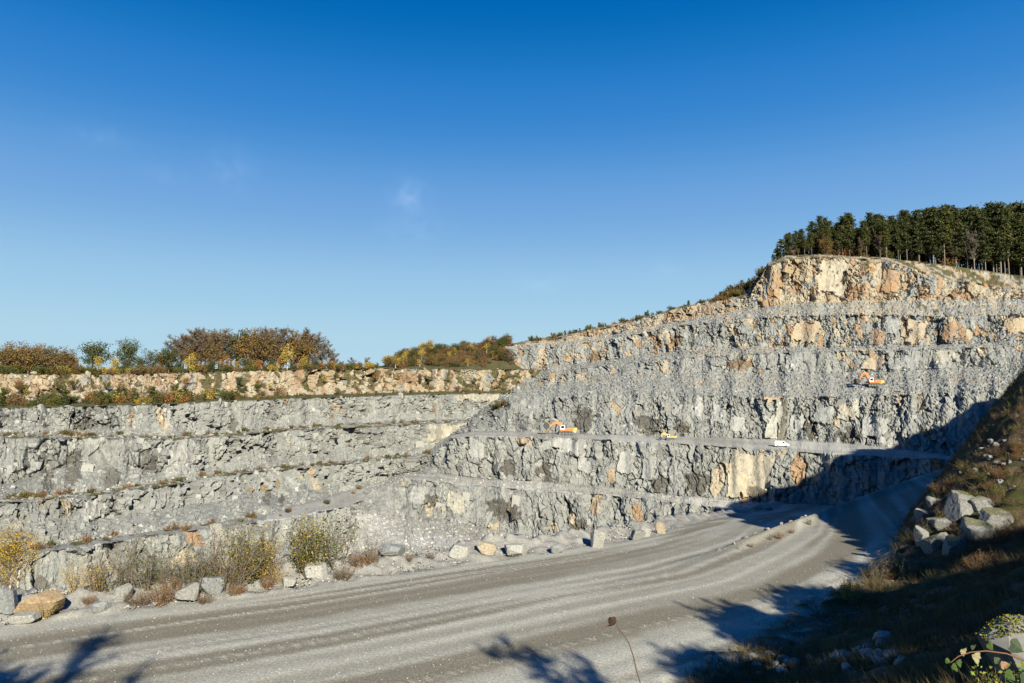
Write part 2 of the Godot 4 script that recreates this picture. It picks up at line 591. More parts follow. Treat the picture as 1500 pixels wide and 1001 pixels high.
# ---------------------------------------------------------------- the scene
func _ready() -> void:
	setup_tables()
	var cam := Camera3D.new()
	cam.name = "camera"
	cam.fov = rad_to_deg(2.0 * atan(500.5 / F))
	cam.rotation.x = PITCH
	cam.near = 0.1
	cam.far = 8000.0
	cam.current = true
	add_child(cam)
	var env := Environment.new()
	env.tonemap_mode = Environment.TONE_MAPPER_LINEAR
	env.tonemap_exposure = 2.3
	env.background_mode = Environment.BG_SKY
	env.sdfgi_enabled = true
	env.ssao_enabled = true
	env.ssil_enabled = true
	var sky := Sky.new()
	var sm := PanoramaSkyMaterial.new()
	sm.panorama = sky_picture(env.tonemap_exposure)
	sky.sky_material = sm
	env.sky = sky
	var we_node := WorldEnvironment.new()
	we_node.name = "world_environment"
	we_node.environment = env
	add_child(we_node)
	var sun := DirectionalLight3D.new()
	sun.name = "sun"
	sun.light_energy = 1.6
	sun.light_color = Color(1.0, 0.965, 0.87)
	sun.light_angular_distance = 0.5
	sun.shadow_enabled = true
	var az := deg_to_rad(18.0)
	var el := deg_to_rad(26.5)
	var to_sun := Vector3(sin(az) * cos(el), sin(el), cos(az) * cos(el))
	sun.transform = Transform3D(Basis.looking_at(-to_sun), Vector3(0, 100, 0))
	add_child(sun)

	make_materials()
	build_ground()
	build_left_wall()
	build_right_wall()
	build_boulders()
	build_plants()
	build_machines()
	build_close()

func build_left_wall() -> void:
	var rows := [
		[[[-260, 1020, 105], [0, 935, 124], [250, 882, 148], [450, 832, 176], [500, 806, 205], [560, 760, 270], [700, 730, 320], [860, 710, 350]], 40, 1.0, 0.25, 0.0, 0.0],
		[[[-260, 858, 119], [0, 818, 138], [250, 783, 163], [400, 762, 186], [460, 752, 198], [510, 743, 221], [550, 727, 250], [580, 714, 280], [700, 700, 330], [860, 690, 350]], 6, 0.05, 0.2, 0.0, 0.25, 390],
		[[[-260, 848, 123], [0, 808, 144], [250, 775, 170], [400, 752, 196], [460, 733, 222], [510, 719, 246], [545, 709, 264], [620, 690, 304], [700, 688, 335], [860, 680, 352]], 48, 1.0, 0.15, 0.0, 0.0],
		[[[-260, 769, 137], [0, 738, 161], [130, 727, 172], [250, 712, 190], [330, 697, 213], [500, 681, 250], [620, 668, 292], [700, 664, 315], [860, 655, 345]], 5, 0.1, 0.3, 0.0, 0.55],
		[[[-260, 761, 149], [0, 731, 174], [130, 721, 185], [250, 706, 203], [330, 691, 227], [500, 676, 266], [620, 663, 308], [700, 659, 330], [860, 650, 360]], 48, 1.0, 0.1, 0.0, 0.0],
		[[[-260, 652, 168], [0, 641, 194], [130, 643, 204], [250, 645, 213], [330, 640, 234], [400, 633, 253], [500, 628, 278], [640, 621, 323], [740, 617, 353], [860, 612, 368]], 5, 0.1, 0.3, 0.05, 0.5],
		[[[-260, 645, 182], [0, 634, 208], [130, 636, 217], [250, 639, 226], [330, 634, 248], [400, 627, 267], [500, 622, 292], [640, 615, 338], [740, 611, 368], [860, 606, 384]], 46, 0.9, 0.1, 0.0, 0.0],
		[[[-260, 600, 196], [0, 598, 218], [130, 596, 225], [250, 592, 232], [330, 588, 254], [500, 582, 300], [640, 578, 344], [750, 576, 375], [860, 572, 394]], 6, 0.1, 0.3, 0.2, 0.95],
		[[[-260, 594, 212], [0, 592, 236], [250, 587, 249], [330, 583, 270], [500, 577, 316], [640, 574, 360], [760, 572, 390], [860, 567, 407]], 42, 0.8, 0.2, 0.93, 0.4],
		[[[-260, 546, 224], [0, 548, 250], [150, 549, 260], [300, 546, 280], [400, 543, 299], [500, 541, 328], [560, 540, 349], [700, 542, 376], [860, 541, 418]], 8, 0.1, 0.2, 0.5, 1.0],
		[[[-260, 542, 272], [0, 543, 292], [300, 541, 322], [500, 539, 357], [560, 537, 377], [620, 527, 407], [700, 519, 420], [742, 512, 430], [768, 540, 442], [860, 548, 462]], 8, 0.0, 0.3, 0.3, 1.0],
		[[[-260, 548, 400], [0, 548, 420], [300, 546, 440], [500, 543, 440], [560, 536, 410], [620, 514, 432], [700, 507, 442], [745, 502, 440], [772, 530, 445], [800, 545, 450], [860, 550, 460]], 4, 0.0, 0.2, 0.0, 1.0],
		[[[-260, 580, 2500], [0, 580, 2500], [500, 580, 2500], [860, 580, 2500]], 1, 0.0, 0.0, 0.0, 1.0],
	]
	var pale := Color(0.47, 0.43, 0.34)
	var spots := [[4, 0.3, 0.96, 618, 682, pale, 0.8], [6, 0.12, 0.9, 240, 256, Color(0.42, 0.41, 0.38), 0.5], [6, 0.72, 0.96, 662, 735, pale, 0.6], [2, 0.3, 0.7, 330, 352, Color(0.33, 0.335, 0.33), 0.4], [2, 0.4, 0.8, 120, 150, Color(0.42, 0.42, 0.4), 0.5], [4, 0.2, 0.7, 240, 275, Color(0.4, 0.4, 0.38), 0.5]]
	for a in [[6, 0.0, 0.6, 330, 350], [4, 0.0, 0.6, 60, 80], [4, 0.1, 0.8, 95, 125], [4, 0.0, 0.5, 150, 180], [2, 0.1, 0.5, 385, 400], [2, 0.0, 0.3, 408, 418], [6, 0.1, 0.6, 100, 140], [0, 0.2, 0.6, 50, 80], [4, 0.2, 0.9, 205, 225]]:
		spots.append([a[0], a[1], a[2], a[3], a[4], Color(0.13, 0.125, 0.11), -1.0])
	for a in [[2, 0.35, 0.8, 386, 396], [2, 0.4, 0.75, 402, 412], [2, 0.3, 0.7, 368, 374], [6, 0.1, 0.8, 484, 490], [6, 0.1, 0.8, 632, 640]]:
		spots.append([a[0], a[1], a[2], a[3], a[4], Color(0.24, 0.18, 0.11), -1.0])
	var g := sheet("left", rows, -260, 860, 1.25, 0.1, 1001, spots, true)
	var wall := terraces(g, rows, "of the long grey wall under the autumn trees")
	dress_wall(wall, g, rows, 4500, 8000, 40, 0.05, [1])

func build_right_wall() -> void:
	var rows := [
		[[[300, 960, 150], [440, 890, 183], [510, 860, 190], [560, 880, 165], [640, 888, 150], [700, 900, 150], [860, 925, 155], [1000, 920, 160], [1700, 910, 160]], 40, 0.0, 0.5, 0.0, 0.0, 0],
		[[[440, 755, 212], [500, 753, 226], [560, 754, 237], [640, 763, 243], [700, 771, 245], [760, 785, 243], [860, 800, 236], [960, 800, 226], [1050, 800, 220], [1700, 830, 170]], 46, 1.0, 0.15, 0.0, 0.0],
		[[[440, 752, 214], [505, 746, 229], [545, 719, 247], [590, 701, 258], [700, 712, 262], [800, 720, 255], [900, 727, 247], [1000, 737, 238], [1050, 744, 232], [1700, 790, 175]], 6, 0.15, 0.35, 0.0, 0.0, 0],
		[[[440, 740, 230], [540, 712, 262], [600, 693, 282], [640, 693, 281], [700, 701, 277], [800, 706, 268], [900, 715, 257], [1000, 727, 247], [1100, 735, 238], [1200, 742, 228], [1700, 780, 170]], 48, 1.0, 0.1, 0.0, 0.0],
		[[[440, 700, 330], [600, 680, 320], [635, 668, 296], [660, 642, 284], [700, 639, 281], [820, 641, 273], [1000, 651, 258], [1150, 661, 246], [1250, 667, 236], [1400, 674, 213], [1700, 700, 175]], 6, 0.1, 0.12, 0.0, 0.0, 0],
		[[[440, 640, 400], [640, 640, 340], [690, 633, 305], [760, 632, 298], [830, 635, 296], [1000, 640, 284], [1150, 644, 275], [1250, 650, 265], [1400, 668, 240], [1700, 690, 205]], 48, 1.0, 0.15, 0.0, 0.0],
		[[[440, 630, 428], [640, 625, 380], [700, 612, 338], [745, 592, 321], [790, 581, 329], [850, 578, 321], [1000, 580, 302], [1130, 582, 289], [1250, 582, 281], [1400, 575, 268], [1700, 560, 240]], 24, 0.1, 0.7, 0.0, 0.0],
		[[[440, 620, 448], [640, 612, 418], [740, 580, 368], [800, 566, 368], [880, 549, 357], [1000, 546, 338], [1100, 547, 328], [1200, 546, 320], [1300, 545, 312], [1400, 540, 304], [1700, 520, 280]], 30, 0.9, 0.3, 0.1, 0.0],
		[[[440, 610, 468], [640, 600, 438], [740, 570, 398], [800, 553, 386], [850, 541, 380], [900, 535, 369], [1000, 525, 351], [1100, 519, 339], [1200, 516, 329], [1300, 514, 321], [1400, 512, 313], [1700, 495, 292]], 10, 0.1, 0.7, 0.1, 0.05],
		[[[440, 600, 488], [640, 590, 458], [740, 545, 413], [850, 533, 398], [1000, 514, 370], [1100, 508, 357], [1200, 509, 347], [1300, 507, 338], [1400, 505, 330], [1700, 488, 310]], 46, 1.1, 0.2, 0.28, 0.0],
		[[[440, 590, 498], [640, 570, 468], [735, 514, 418], [800, 506, 418], [850, 503, 410], [900, 496, 402], [1000, 477, 386], [1100, 466, 371], [1200, 462, 359], [1300, 462, 351], [1400, 463, 344], [1700, 455, 325]], 12, 0.1, 0.7, 0.25, 0.1],
		[[[440, 588, 508], [640, 566, 478], [735, 510, 433], [850, 498, 425], [900, 489, 418], [1000, 469, 403], [1100, 451, 387], [1200, 443, 374], [1300, 440, 366], [1400, 440, 360], [1700, 432, 342]], 46, 1.1, 0.25, 0.85, 0.05],
		[[[440, 587, 518], [640, 565, 488], [735, 508, 443], [800, 500, 445], [850, 488, 438], [900, 478, 432], [950, 466, 426], [1000, 451, 420], [1060, 441, 410], [1098, 434, 400], [1122, 393, 396], [1150, 381, 391], [1200, 377, 386], [1300, 382, 380], [1350, 398, 377], [1400, 412, 374], [1500, 424, 368], [1700, 430, 355]], 7, 0.1, 0.3, 0.7, 0.5],
		[[[440, 587, 528], [640, 565, 498], [735, 506, 465], [850, 485, 450], [950, 463, 440], [1000, 448, 435], [1060, 438, 426], [1105, 418, 416], [1125, 385, 410], [1150, 375, 406], [1200, 373, 404], [1300, 378, 400], [1400, 391, 396], [1500, 405, 390], [1700, 418, 380]], 6, 0.0, 0.3, 0.3, 1.0],
		[[[440, 587, 708], [640, 570, 658], [735, 520, 620], [850, 500, 600], [1000, 455, 580], [1060, 440, 560], [1105, 420, 540], [1150, 390, 520], [1300, 390, 520], [1500, 400, 520], [1700, 410, 520]], 3, 0.0, 0.2, 0.0, 0],
		[[[440, 586, 2508], [1000, 580, 2520], [1700, 580, 2520]], 1, 0.0, 0.0, 0.0, 0],
	]
	var warm := Color(0.46, 0.36, 0.24)
	var cream := Color(0.48, 0.45, 0.37)
	var rust := Color(0.37, 0.22, 0.11)
	var ash := Color(0.41, 0.415, 0.4)
	var blue := Color(0.33, 0.34, 0.335)
	var spots := [[5, 0.0, 0.9, 1119, 1137, Color(0.5, 0.49, 0.42), 1.9], [5, 0.0, 0.9, 1137, 1149, Color(0.12, 0.1, 0.055), 0.7], [5, 0.9, 1.0, 1118, 1149, Color(0.46, 0.34, 0.2), 2.0],
		[5, 0.5, 0.9, 1225, 1256, cream, 0.9], [5, 0.35, 0.75, 1194, 1220, blue, 0.7], [5, 0.1, 0.6, 1262, 1296, ash, 0.8], [5, 0.4, 0.9, 912, 932, ash, 0.7], [5, 0.3, 0.8, 1040, 1062, ash, 0.8], [5, 0.5, 0.95, 1010, 1026, ash, 0.7], [5, 0.3, 0.7, 880, 898, blue, 0.7], [5, 0.1, 0.5, 1072, 1090, ash, 0.8], [5, 0.2, 0.5, 1160, 1182, ash, 0.6],
		[3, 0.08, 0.92, 1062, 1122, Color(0.48, 0.42, 0.31), 1.0], [3, 0.68, 0.95, 795, 846, ash, 0.9], [3, 0.3, 0.75, 905, 926, ash, 0.8], [3, 0.3, 0.7, 846, 872, ash, 0.6], [3, 0.5, 0.9, 690, 712, ash, 0.6], [3, 0.2, 0.7, 940, 955, blue, 0.7],
		[9, 0.15, 0.8, 1158, 1192, warm, 1.2], [9, 0.1, 0.8, 1326, 1350, warm, 1.2], [9, 0.2, 0.75, 1378, 1402, rust, 1.1], [9, 0.1, 0.5, 1270, 1292, rust, 1.0], [9, 0.3, 0.8, 1470, 1500, warm, 1.0], [9, 0.3, 0.9, 1292, 1312, blue, 0.9],
		[7, 0.1, 0.9, 1262, 1290, warm, 1.1], [7, 0.3, 0.9, 1355, 1392, cream, 1.0], [7, 0.1, 0.7, 1305, 1340, blue, 0.9], [7, 0.2, 0.8, 1150, 1165, ash, 0.9],
		[11, 0.2, 0.9, 1196, 1236, cream, 1.0], [11, 0.2, 0.8, 1290, 1316, rust, 0.9], [11, 0.2, 0.8, 1125, 1142, rust, 1.0],
		[1, 0.4, 0.85, 600, 628, ash, 0.6], [1, 0.3, 0.8, 655, 680, cream, 0.6]]
	for a in [[3, 0.0, 0.55, 1000, 1042], [3, 0.0, 0.45, 730, 760], [3, 0.0, 0.42, 784, 816], [5, 0.0, 0.5, 925, 975], [5, 0.0, 0.7, 836, 874], [1, 0.25, 0.65, 620, 646], [1, 0.2, 0.75, 710, 764], [1, 0.1, 0.5, 834, 872], [5, 0.0, 0.5, 1176, 1200], [5, 0.0, 0.35, 1225, 1265], [3, 0.0, 0.35, 952, 985], [5, 0.0, 0.4, 985, 1010], [3, 0.0, 0.3, 1090, 1125]]:
		spots.append([a[0], a[1], a[2], a[3], a[4], STAIN, -1.0])
	for a in [[7, 0.1, 0.8, 1060, 1106], [9, 0.0, 0.6, 860, 880], [9, 0.1, 0.8, 980, 1000]]:
		spots.append([a[0], a[1], a[2], a[3], a[4], Color(0.2, 0.13, 0.07), -1.0])
	var g := sheet("right", rows, 440, 1700, 1.25, 0.12, 2002, spots, false)
	var wall := terraces(g, rows, "of the quarry hill under the pine wood")
	dress_wall(wall, g, rows, 3000, 26000, 110, 0.12, [4])


# ---------------------------------------------------------------- stones
var ico := []            # directions and triangles of an icosphere, level 1 and 2
func make_icosphere(level: int) -> Array:
	var t := (1.0 + sqrt(5.0)) / 2.0
	var v := []
	for a in [[-1, t, 0], [1, t, 0], [-1, -t, 0], [1, -t, 0], [0, -1, t], [0, 1, t], [0, -1, -t], [0, 1, -t], [t, 0, -1], [t, 0, 1], [-t, 0, -1], [-t, 0, 1]]:
		v.append(Vector3(a[0], a[1], a[2]).normalized())
	var f := [[0, 11, 5], [0, 5, 1], [0, 1, 7], [0, 7, 10], [0, 10, 11], [1, 5, 9], [5, 11, 4], [11, 10, 2], [10, 7, 6], [7, 1, 8], [3, 9, 4], [3, 4, 2], [3, 2, 6], [3, 6, 8], [3, 8, 9], [4, 9, 5], [2, 4, 11], [6, 2, 10], [8, 6, 7], [9, 8, 1]]
	for k in level:
		var seen := {}
		var g := []
		for tri in f:
			var m := []
			for e in 3:
				var a: int = tri[e]
				var b: int = tri[(e + 1) % 3]
				var key := mini(a, b) * 10000 + maxi(a, b)
				if not seen.has(key):
					seen[key] = v.size()
					v.append(((v[a] + v[b]) * 0.5).normalized())
				m.append(seen[key])
			g.append([tri[0], m[0], m[2]])
			g.append([tri[1], m[1], m[0]])
			g.append([tri[2], m[2], m[1]])
			g.append(m)
		f = g
	return [v, f]

func tri_out(v: PackedVector3Array, n: PackedVector3Array, a: Vector3, b: Vector3, c: Vector3, away: Vector3) -> void:
	# clockwise seen from outside, flat
	var k := (c - a).cross(b - a)
	if k.dot(away) < 0.0:
		var q := b
		b = c
		c = q
		k = -k
	k = k.normalized()
	v.append_array([a, b, c])
	n.append_array([k, k, k])

func stone_mesh(sd: int, level: int, size: Vector3, planes := 11, rough := 0.0) -> ArrayMesh:
	# an angular stone: a ball cut by planes; its base lies at y = 0 (a little sunk)
	var r := RandomNumberGenerator.new()
	r.seed = sd
	var cuts := []
	for k in planes:
		# six uneven sides, then corners knocked off
		var dir := Vector3(r.randfn(), r.randfn(), r.randfn()).normalized()
		if k < 6:
			dir = ([Vector3.UP, Vector3.DOWN, Vector3.LEFT, Vector3.RIGHT, Vector3.FORWARD, Vector3.BACK][k] + dir * 0.42).normalized()
			cuts.append([dir, r.randf_range(0.5, 0.7)])
		else:
			cuts.append([dir, r.randf_range(0.56, 0.78)])
	var ball: Array = ico[level]
	var pts := []
	for d in ball[0]:
		var q := 1.0
		for c in cuts:
			var dt: float = c[0].dot(d)
			if dt > 0.05:
				q = minf(q, c[1] / dt)
		q += n_fine.get_noise_3d(d.x * 6.0 + sd, d.y * 6.0, d.z * 6.0) * rough
		pts.append(d * q * size * 0.5)
	var low := 1e9
	for p in pts:
		low = minf(low, p.y)
	var v := PackedVector3Array()
	var n := PackedVector3Array()
	var lift := Vector3(0, -low - size.y * 0.08, 0)
	for f in ball[1]:
		tri_out(v, n, pts[f[0]] + lift, pts[f[1]] + lift, pts[f[2]] + lift, pts[f[0]] + pts[f[1]] + pts[f[2]])
	return arr_mesh(v, n, PackedColorArray())

func block_mesh(sd: int, size: Vector3) -> ArrayMesh:
	# a broken block: a box with uneven corners and one corner knocked off
	var r := RandomNumberGenerator.new()
	r.seed = sd
	var p := []
	for k in 8:
		var s := Vector3(1 if k & 1 else -1, 1 if k & 2 else -1, 1 if k & 4 else -1)
		p.append(s * size * 0.5 * Vector3(r.randf_range(0.6, 1.05), r.randf_range(0.7, 1.05), r.randf_range(0.5, 1.05)))
	var v := PackedVector3Array()
	var n := PackedVector3Array()
	for q in [[0, 1, 3, 2], [4, 5, 7, 6], [0, 1, 5, 4], [2, 3, 7, 6], [0, 2, 6, 4], [1, 3, 7, 5]]:
		var mid: Vector3 = (p[q[0]] + p[q[1]] + p[q[2]] + p[q[3]]) * 0.25
		var m2: Vector3 = mid + mid.normalized() * r.randf_range(-0.02, 0.1) * size.x
		for e in 4:
			tri_out(v, n, p[q[e]], p[q[(e + 1) % 4]], m2, mid)
	return arr_mesh(v, n, PackedColorArray())

func scatter(called: String, label: String, parent: Node, mesh: Mesh, mat: Material, at: Array, tint: PackedColorArray) -> void:
	var mm := MultiMesh.new()
	mm.transform_format = MultiMesh.TRANSFORM_3D
	mm.use_colors = true
	mm.mesh = mesh
	mm.instance_count = at.size()
	for k in at.size():
		mm.set_instance_transform(k, at[k])
		mm.set_instance_color(k, tint[k])
	var o := MultiMeshInstance3D.new()
	o.multimesh = mm
	o.material_override = mat
	o.set_meta("kind", "stuff")
	if parent == null:
		o.name = numbered(called)
		o.set_meta("label", label)
		add_child(o)
	else:
		o.name = called
		parent.add_child(o, true)

func vary(c: Color, by: float) -> Color:
	var k := 1.0 + rng.randf_range(-by, by)
	return Color(c.r * k, c.g * k, c.b * k)

func terraces(g: Array, rows: Array, where: String) -> Array:
	var out := []
	var cols: int = g[3]
	for r in rows.size() - 1:
		var a: int = g[4][r]
		var b: int = g[4][r + 1]
		var called := "rock_face" if rows[r][2] >= 0.7 else "terrace_road" if rows[r].size() > 6 else "hilltop" if rows[r][5] >= 0.9 and r > 8 else "rubble_slope" if rows[r][3] >= 0.5 else "terrace"
		var m := grid_mesh(g[0].slice(a * cols, (b + 1) * cols), g[1].slice(a * cols, (b + 1) * cols), b - a + 1, cols)
		out.append(structure(called, m, M.rock, "%s, step %d counted upwards, %s" % [{"rock_face": "fractured rock face", "terrace_road": "driven gravel terrace", "hilltop": "overgrown top", "rubble_slope": "slope of broken rubble", "terrace": "narrow ledge"}[called], r + 1, where]))
	return out

func row_of(g: Array, q: int) -> int:
	var r := 0
	while r < g[4].size() - 2 and q >= g[4][r + 1]:
		r += 1
	return r

func dress_wall(walls: Array, g: Array, rows: Array, blocks: int, rubble: int, singles: int, lean: float, clear: Array) -> void:
	# loose and half-loose blocks on a terraced wall; the largest are parts of their own
	var P: PackedVector3Array = g[0]
	var C: PackedColorArray = g[1]
	var cols: int = g[3]
	var wall_rows := []
	var rub_rows := []
	var q := 0
	for r in rows.size() - 1:
		for k in int(rows[r][1]):
			if rows[r][2] >= 0.7:
				wall_rows.append(q)
				if k < 4:
					rub_rows.append(q)
			elif rows[r][3] >= 0.5:
				rub_rows.append(q)
				rub_rows.append(q)
			elif rows[r][5] < 0.9 and k > 0 and not r in clear:
				rub_rows.append(q)
			q += 1
	var count: int = walls.size()
	var put := []
	var tint := []
	for k in count * 4:
		put.append([])
		tint.append(PackedColorArray())
	for k in blocks:
		var row: int = wall_rows[rng.randi() % wall_rows.size()]
		var i: int = row * cols + rng.randi_range(4, cols - 5)
		var t := P[i + 3] - P[i - 3]
		var yaw := atan2(-t.z, t.x) + rng.randfn() * 0.45
		var s := 0.5 + 1.3 * pow(rng.randf(), 2.5)
		var inside := Vector3(t.z, 0, -t.x).normalized() * s * 0.28
		var b := Basis.from_euler(Vector3(rng.randfn() * 0.18, yaw, -lean + rng.randfn() * 0.22)) * Basis.from_scale(Vector3(s, s * rng.randf_range(0.8, 1.7), s * 0.8))
		var which := row_of(g, row) * 4 + rng.randi() % 2
		put[which].append(Transform3D(b, P[i] + inside))
		tint[which].append(vary(C[i].lerp(Color(0.3, 0.3, 0.29), 0.15), 0.28))
	for k in rubble:
		var row: int = rub_rows[rng.randi() % rub_rows.size()]
		var i: int = row * cols + rng.randi_range(4, cols - 5)
		var p := P[i].lerp(P[i + 1 + (cols if rng.randf() < 0.5 else 0)], rng.randf())
		var s := 0.28 + 0.8 * pow(rng.randf(), 3.0)
		var b := Basis.from_euler(Vector3(rng.randf() * 6, rng.randf() * 6, rng.randf() * 6)) * Basis.from_scale(Vector3(s, s * rng.randf_range(0.5, 0.9), s * rng.randf_range(0.6, 1.0)))
		var which := row_of(g, row) * 4 + 2 + rng.randi() % 2
		put[which].append(Transform3D(b, p))
		tint[which].append(vary(C[i].lerp(Color(0.33, 0.33, 0.32), 0.3), 0.3))
	for k in count * 4:
		if put[k].size():
			scatter("broken_blocks" if k % 4 < 2 else "loose_stones", "", walls[k / 4], M.blocks[k % 4], M.stone, put[k], tint[k])
	for k in singles:
		var row: int = wall_rows[rng.randi() % wall_rows.size()]
		var i: int = row * cols + rng.randi_range(6, cols - 7)
		var t := P[i + 4] - P[i - 4]
		var s := rng.randf_range(1.9, 3.4)
		var o := MeshInstance3D.new()
		o.name = "rock_block"
		o.mesh = M.blocks[rng.randi() % 4]
		var warm: bool = C[i].r > C[i].b * 1.25 and C[i].r > 0.25 and P[i].y > 8.0
		o.material_override = M.tans[rng.randi() % 3] if warm else M.greys[rng.randi() % 4]
		o.transform = Transform3D(Basis.from_euler(Vector3(rng.randfn() * 0.12, atan2(-t.z, t.x) + rng.randfn() * 0.3, -lean + rng.randfn() * 0.15)) * Basis.from_scale(Vector3(s, s * rng.randf_range(0.9, 1.6), s * 0.55)), P[i] + Vector3(t.z, 0, -t.x).normalized() * s * 0.12)
		walls[row_of(g, row)].add_child(o, true)

func march(px: float, py: float) -> Vector3:
	# where the line of sight through a pixel meets the foreground ground
	var dir := from_pixel(px, py, 1.0)
	var d := 2.0
	while d < 280.0:
		if dir.y * d <= ground(dir.x * d, d):
			break
		d += 0.1 + d * 0.002
	return Vector3(dir.x * d, ground(dir.x * d, d), -d)

func verge(px: float, py: float) -> Vector3:
	var p := march(px, py)
	while -p.z > 72.0 and py < 960.0:
		py += 4.0
		p = march(px, py)
	return p

func boulder(px: float, py: float, wide: float, tall: float, sd: int, mat: Material, label: String, group := "", mossy := false) -> MeshInstance3D:
	var at := march(px, py)
	var w := wide * -at.z / F
	var h := tall * -at.z / F
	var o := mesh_node("boulder", stone_mesh(sd, 3, Vector3(w * 1.5, h * 1.65, w * 1.3), 13, 0.025), mat)
	o.position = at
	tag(o, label, "boulder", group)
	return o

func build_boulders() -> void:
	var g: Array = M.greys
	var along := "boulders along the outer edge of the haul road"
	var line := "pale boulder standing at the outer edge of the haul road"
	boulder(674, 817, 27, 17, 31, g[0], "pale cream boulder with a flat sloping top at the road edge", along)
	boulder(713, 814, 25, 16, 32, M.tans[2], "pale boulder with a tan corner between cream and split boulders", along)
	boulder(757, 814, 29, 17, 33, g[0], "split pale boulder lying in two slabs at the road edge", along)
	boulder(817, 811, 18, 14, 34, g[2], "small blue-grey pointed boulder at the road edge", along)
	boulder(876, 803, 23, 23, 35, g[0], "large squarish pale boulder standing upright at the road edge", along)
	boulder(935, 791, 17, 14, 36, g[1], line, along)
	boulder(946, 786, 14, 14, 44, g[0], line, along)
	boulder(968, 782, 14, 17, 37, M.tans[2], "narrow upright tan boulder where the road starts to descend", along)
	boulder(1108, 748, 14, 9, 38, g[0], "white boulder lying alone on the lower floor beside the shadow", "white boulders on the lower floor")
	boulder(1122, 748, 16, 9, 39, g[0], "pair of white stones next to the lone white boulder on the lower floor", "white boulders on the lower floor")
	boulder(62, 903, 52, 27, 40, M.tans[0], "big tan boulder with yellow leaves growing against it")
	boulder(5, 900, 32, 30, 41, g[2], "dark blue-grey slab boulder leaning beside the big tan boulder")
	boulder(40, 912, 34, 12, 42, g[0], "flat pale slab lying in front of the big tan boulder")
	boulder(148, 897, 26, 13, 43, g[2], "small grey boulder beside a green tuft at the road edge")
	boulder(276, 880, 28, 20, 45, g[1], "rounded grey boulder among brown shrubs, smaller of two")
	boulder(313, 872, 30, 26, 46, g[2], "rounded blue-grey boulder among brown shrubs, taller of two")
	boulder(460, 846, 36, 22, 47, g[0], "pale cracked boulder below the dark leafy shrub")
	boulder(573, 816, 34, 17, 48, g[2], "flat blue-grey slab tilted on the gravel verge")
	boulder(178, 885, 22, 22, 49, g[1], "pointed grey stone standing between the yellow shrubs")
	boulder(425, 858, 22, 12, 50, g[0], "low pale boulder in front of the orange shrubs")
	# stones along the berm between the two roads
	for k in 26:
		var t := rng.randf()
		var x := lerpf(17.0, 36.0, t) + rng.randfn() * 0.5
		var d := lerpf(62.5, 87.0, t) + rng.randfn() * 0.5
		var s := rng.randf_range(0.15, 0.5)
		var o := mesh_node("berm_stone", M.stones[rng.randi() % 4], g[1 + rng.randi() % 3])
		o.transform = Transform3D(Basis.from_euler(Vector3(0, rng.randf() * 6, 0)) * Basis.from_scale(Vector3(s * 1.3, s, s)), Vector3(x, ground(x, d) - 0.06, -d))
		tag(o, "small pale stone on the low berm between the two roads", "stone", "stones on the berm")
	# broken stones at the foot of the bank
	for k in 60:
		var px := rng.randf_range(1040, 1325)
		var at := march(px, 965 + (px - 1180) * -0.03 + rng.randfn() * 11.0)
		var s := rng.randf_range(0.22, 0.6) * (1.5 if px > 1225 and px < 1310 else 1.0)
		var o := mesh_node("bank_stone", M.stones[rng.randi() % 4], g[rng.randi() % 4])
		o.transform = Transform3D(Basis.from_euler(Vector3(rng.randfn() * 0.3, rng.randf() * 6, 0)) * Basis.from_scale(Vector3(s * 1.5, s * 0.8, s)), at - Vector3(0, 0.05, 0))
		tag(o, "broken grey stone in the heap at the foot of the shaded bank", "stone", "stones at the foot of the bank")
	for a in [[1172, 888, 0.9], [1186, 884, 0.7], [1160, 884, 0.8], [1192, 892, 0.6], [1217, 866, 0.7], [1150, 893, 0.5]]:
		var o := mesh_node("bank_stone", M.stones[rng.randi() % 4], g[0])
		o.transform = Transform3D(Basis.from_euler(Vector3(0, rng.randf() * 6, 0)) * Basis.from_scale(Vector3(a[2] * 1.6, a[2] * 0.7, a[2])), march(a[0], a[1]) - Vector3(0, 0.08, 0))
		tag(o, "white stone lying on the sunlit ground before the bank", "stone", "white stones before the bank")
	# the mossy outcrop on the bank
	var spots := [[1412, 756, 40, 36, "pale grey rock face with a mossy top above the road bend"], [1372, 806, 28, 34, "cracked grey rock at the roadside end of the bank"], [1352, 800, 18, 34, "narrow upright rock at the roadside end of the bank"], [1398, 812, 30, 30, "dark rock under the brown mossy ledge"], [1380, 772, 30, 18, "mossy ledge rock below the pale rock face"], [1352, 762, 18, 20, "pale lumpy stone at the tip of the bank"], [1432, 790, 40, 36, "mossy boulder in the shade beside the outcrop"], [1440, 748, 30, 26, "mossy stone behind the pale rock face"], [1368, 742, 20, 14, "small pale stone at the edge above the road bend"], [1456, 772, 36, 30, "dark mossy boulder far up the shaded bank"]]
	for a in spots:
		var b := boulder(a[0], a[1], a[2], a[3], int(a[0]) * 3, g[1], a[4], "", true)
		b.name = numbered("outcrop_rock")
		b.position.y -= a[3] * -b.position.z / F * 0.28
		if a[2] > 26:
			moss_on(b, 0.62)
	# loose stones on the bank
	for k in 70:
		var px := rng.randf_range(1385, 1500)
		var py := rng.randf_range(600, 740)
		if py < 585 + (1500 - px) * 1.15:
			continue
		var s := rng.randf_range(0.2, 0.6)
		var o := mesh_node("slope_stone", M.stones[rng.randi() % 4], g[rng.randi() % 4])
		o.transform = Transform3D(Basis.from_euler(Vector3(rng.randfn() * 0.4, rng.randf() * 6, rng.randfn() * 0.3)) * Basis.from_scale(Vector3(s * 1.3, s * 0.8, s)), march(px, py) - Vector3(0, 0.05, 0))
		tag(o, "small pale stone lying on the brown slope of the bank", "stone", "stones on the bank")
	# gravel on the road and the verges
	var at := [[], []]
	var tint := [PackedColorArray(), PackedColorArray()]
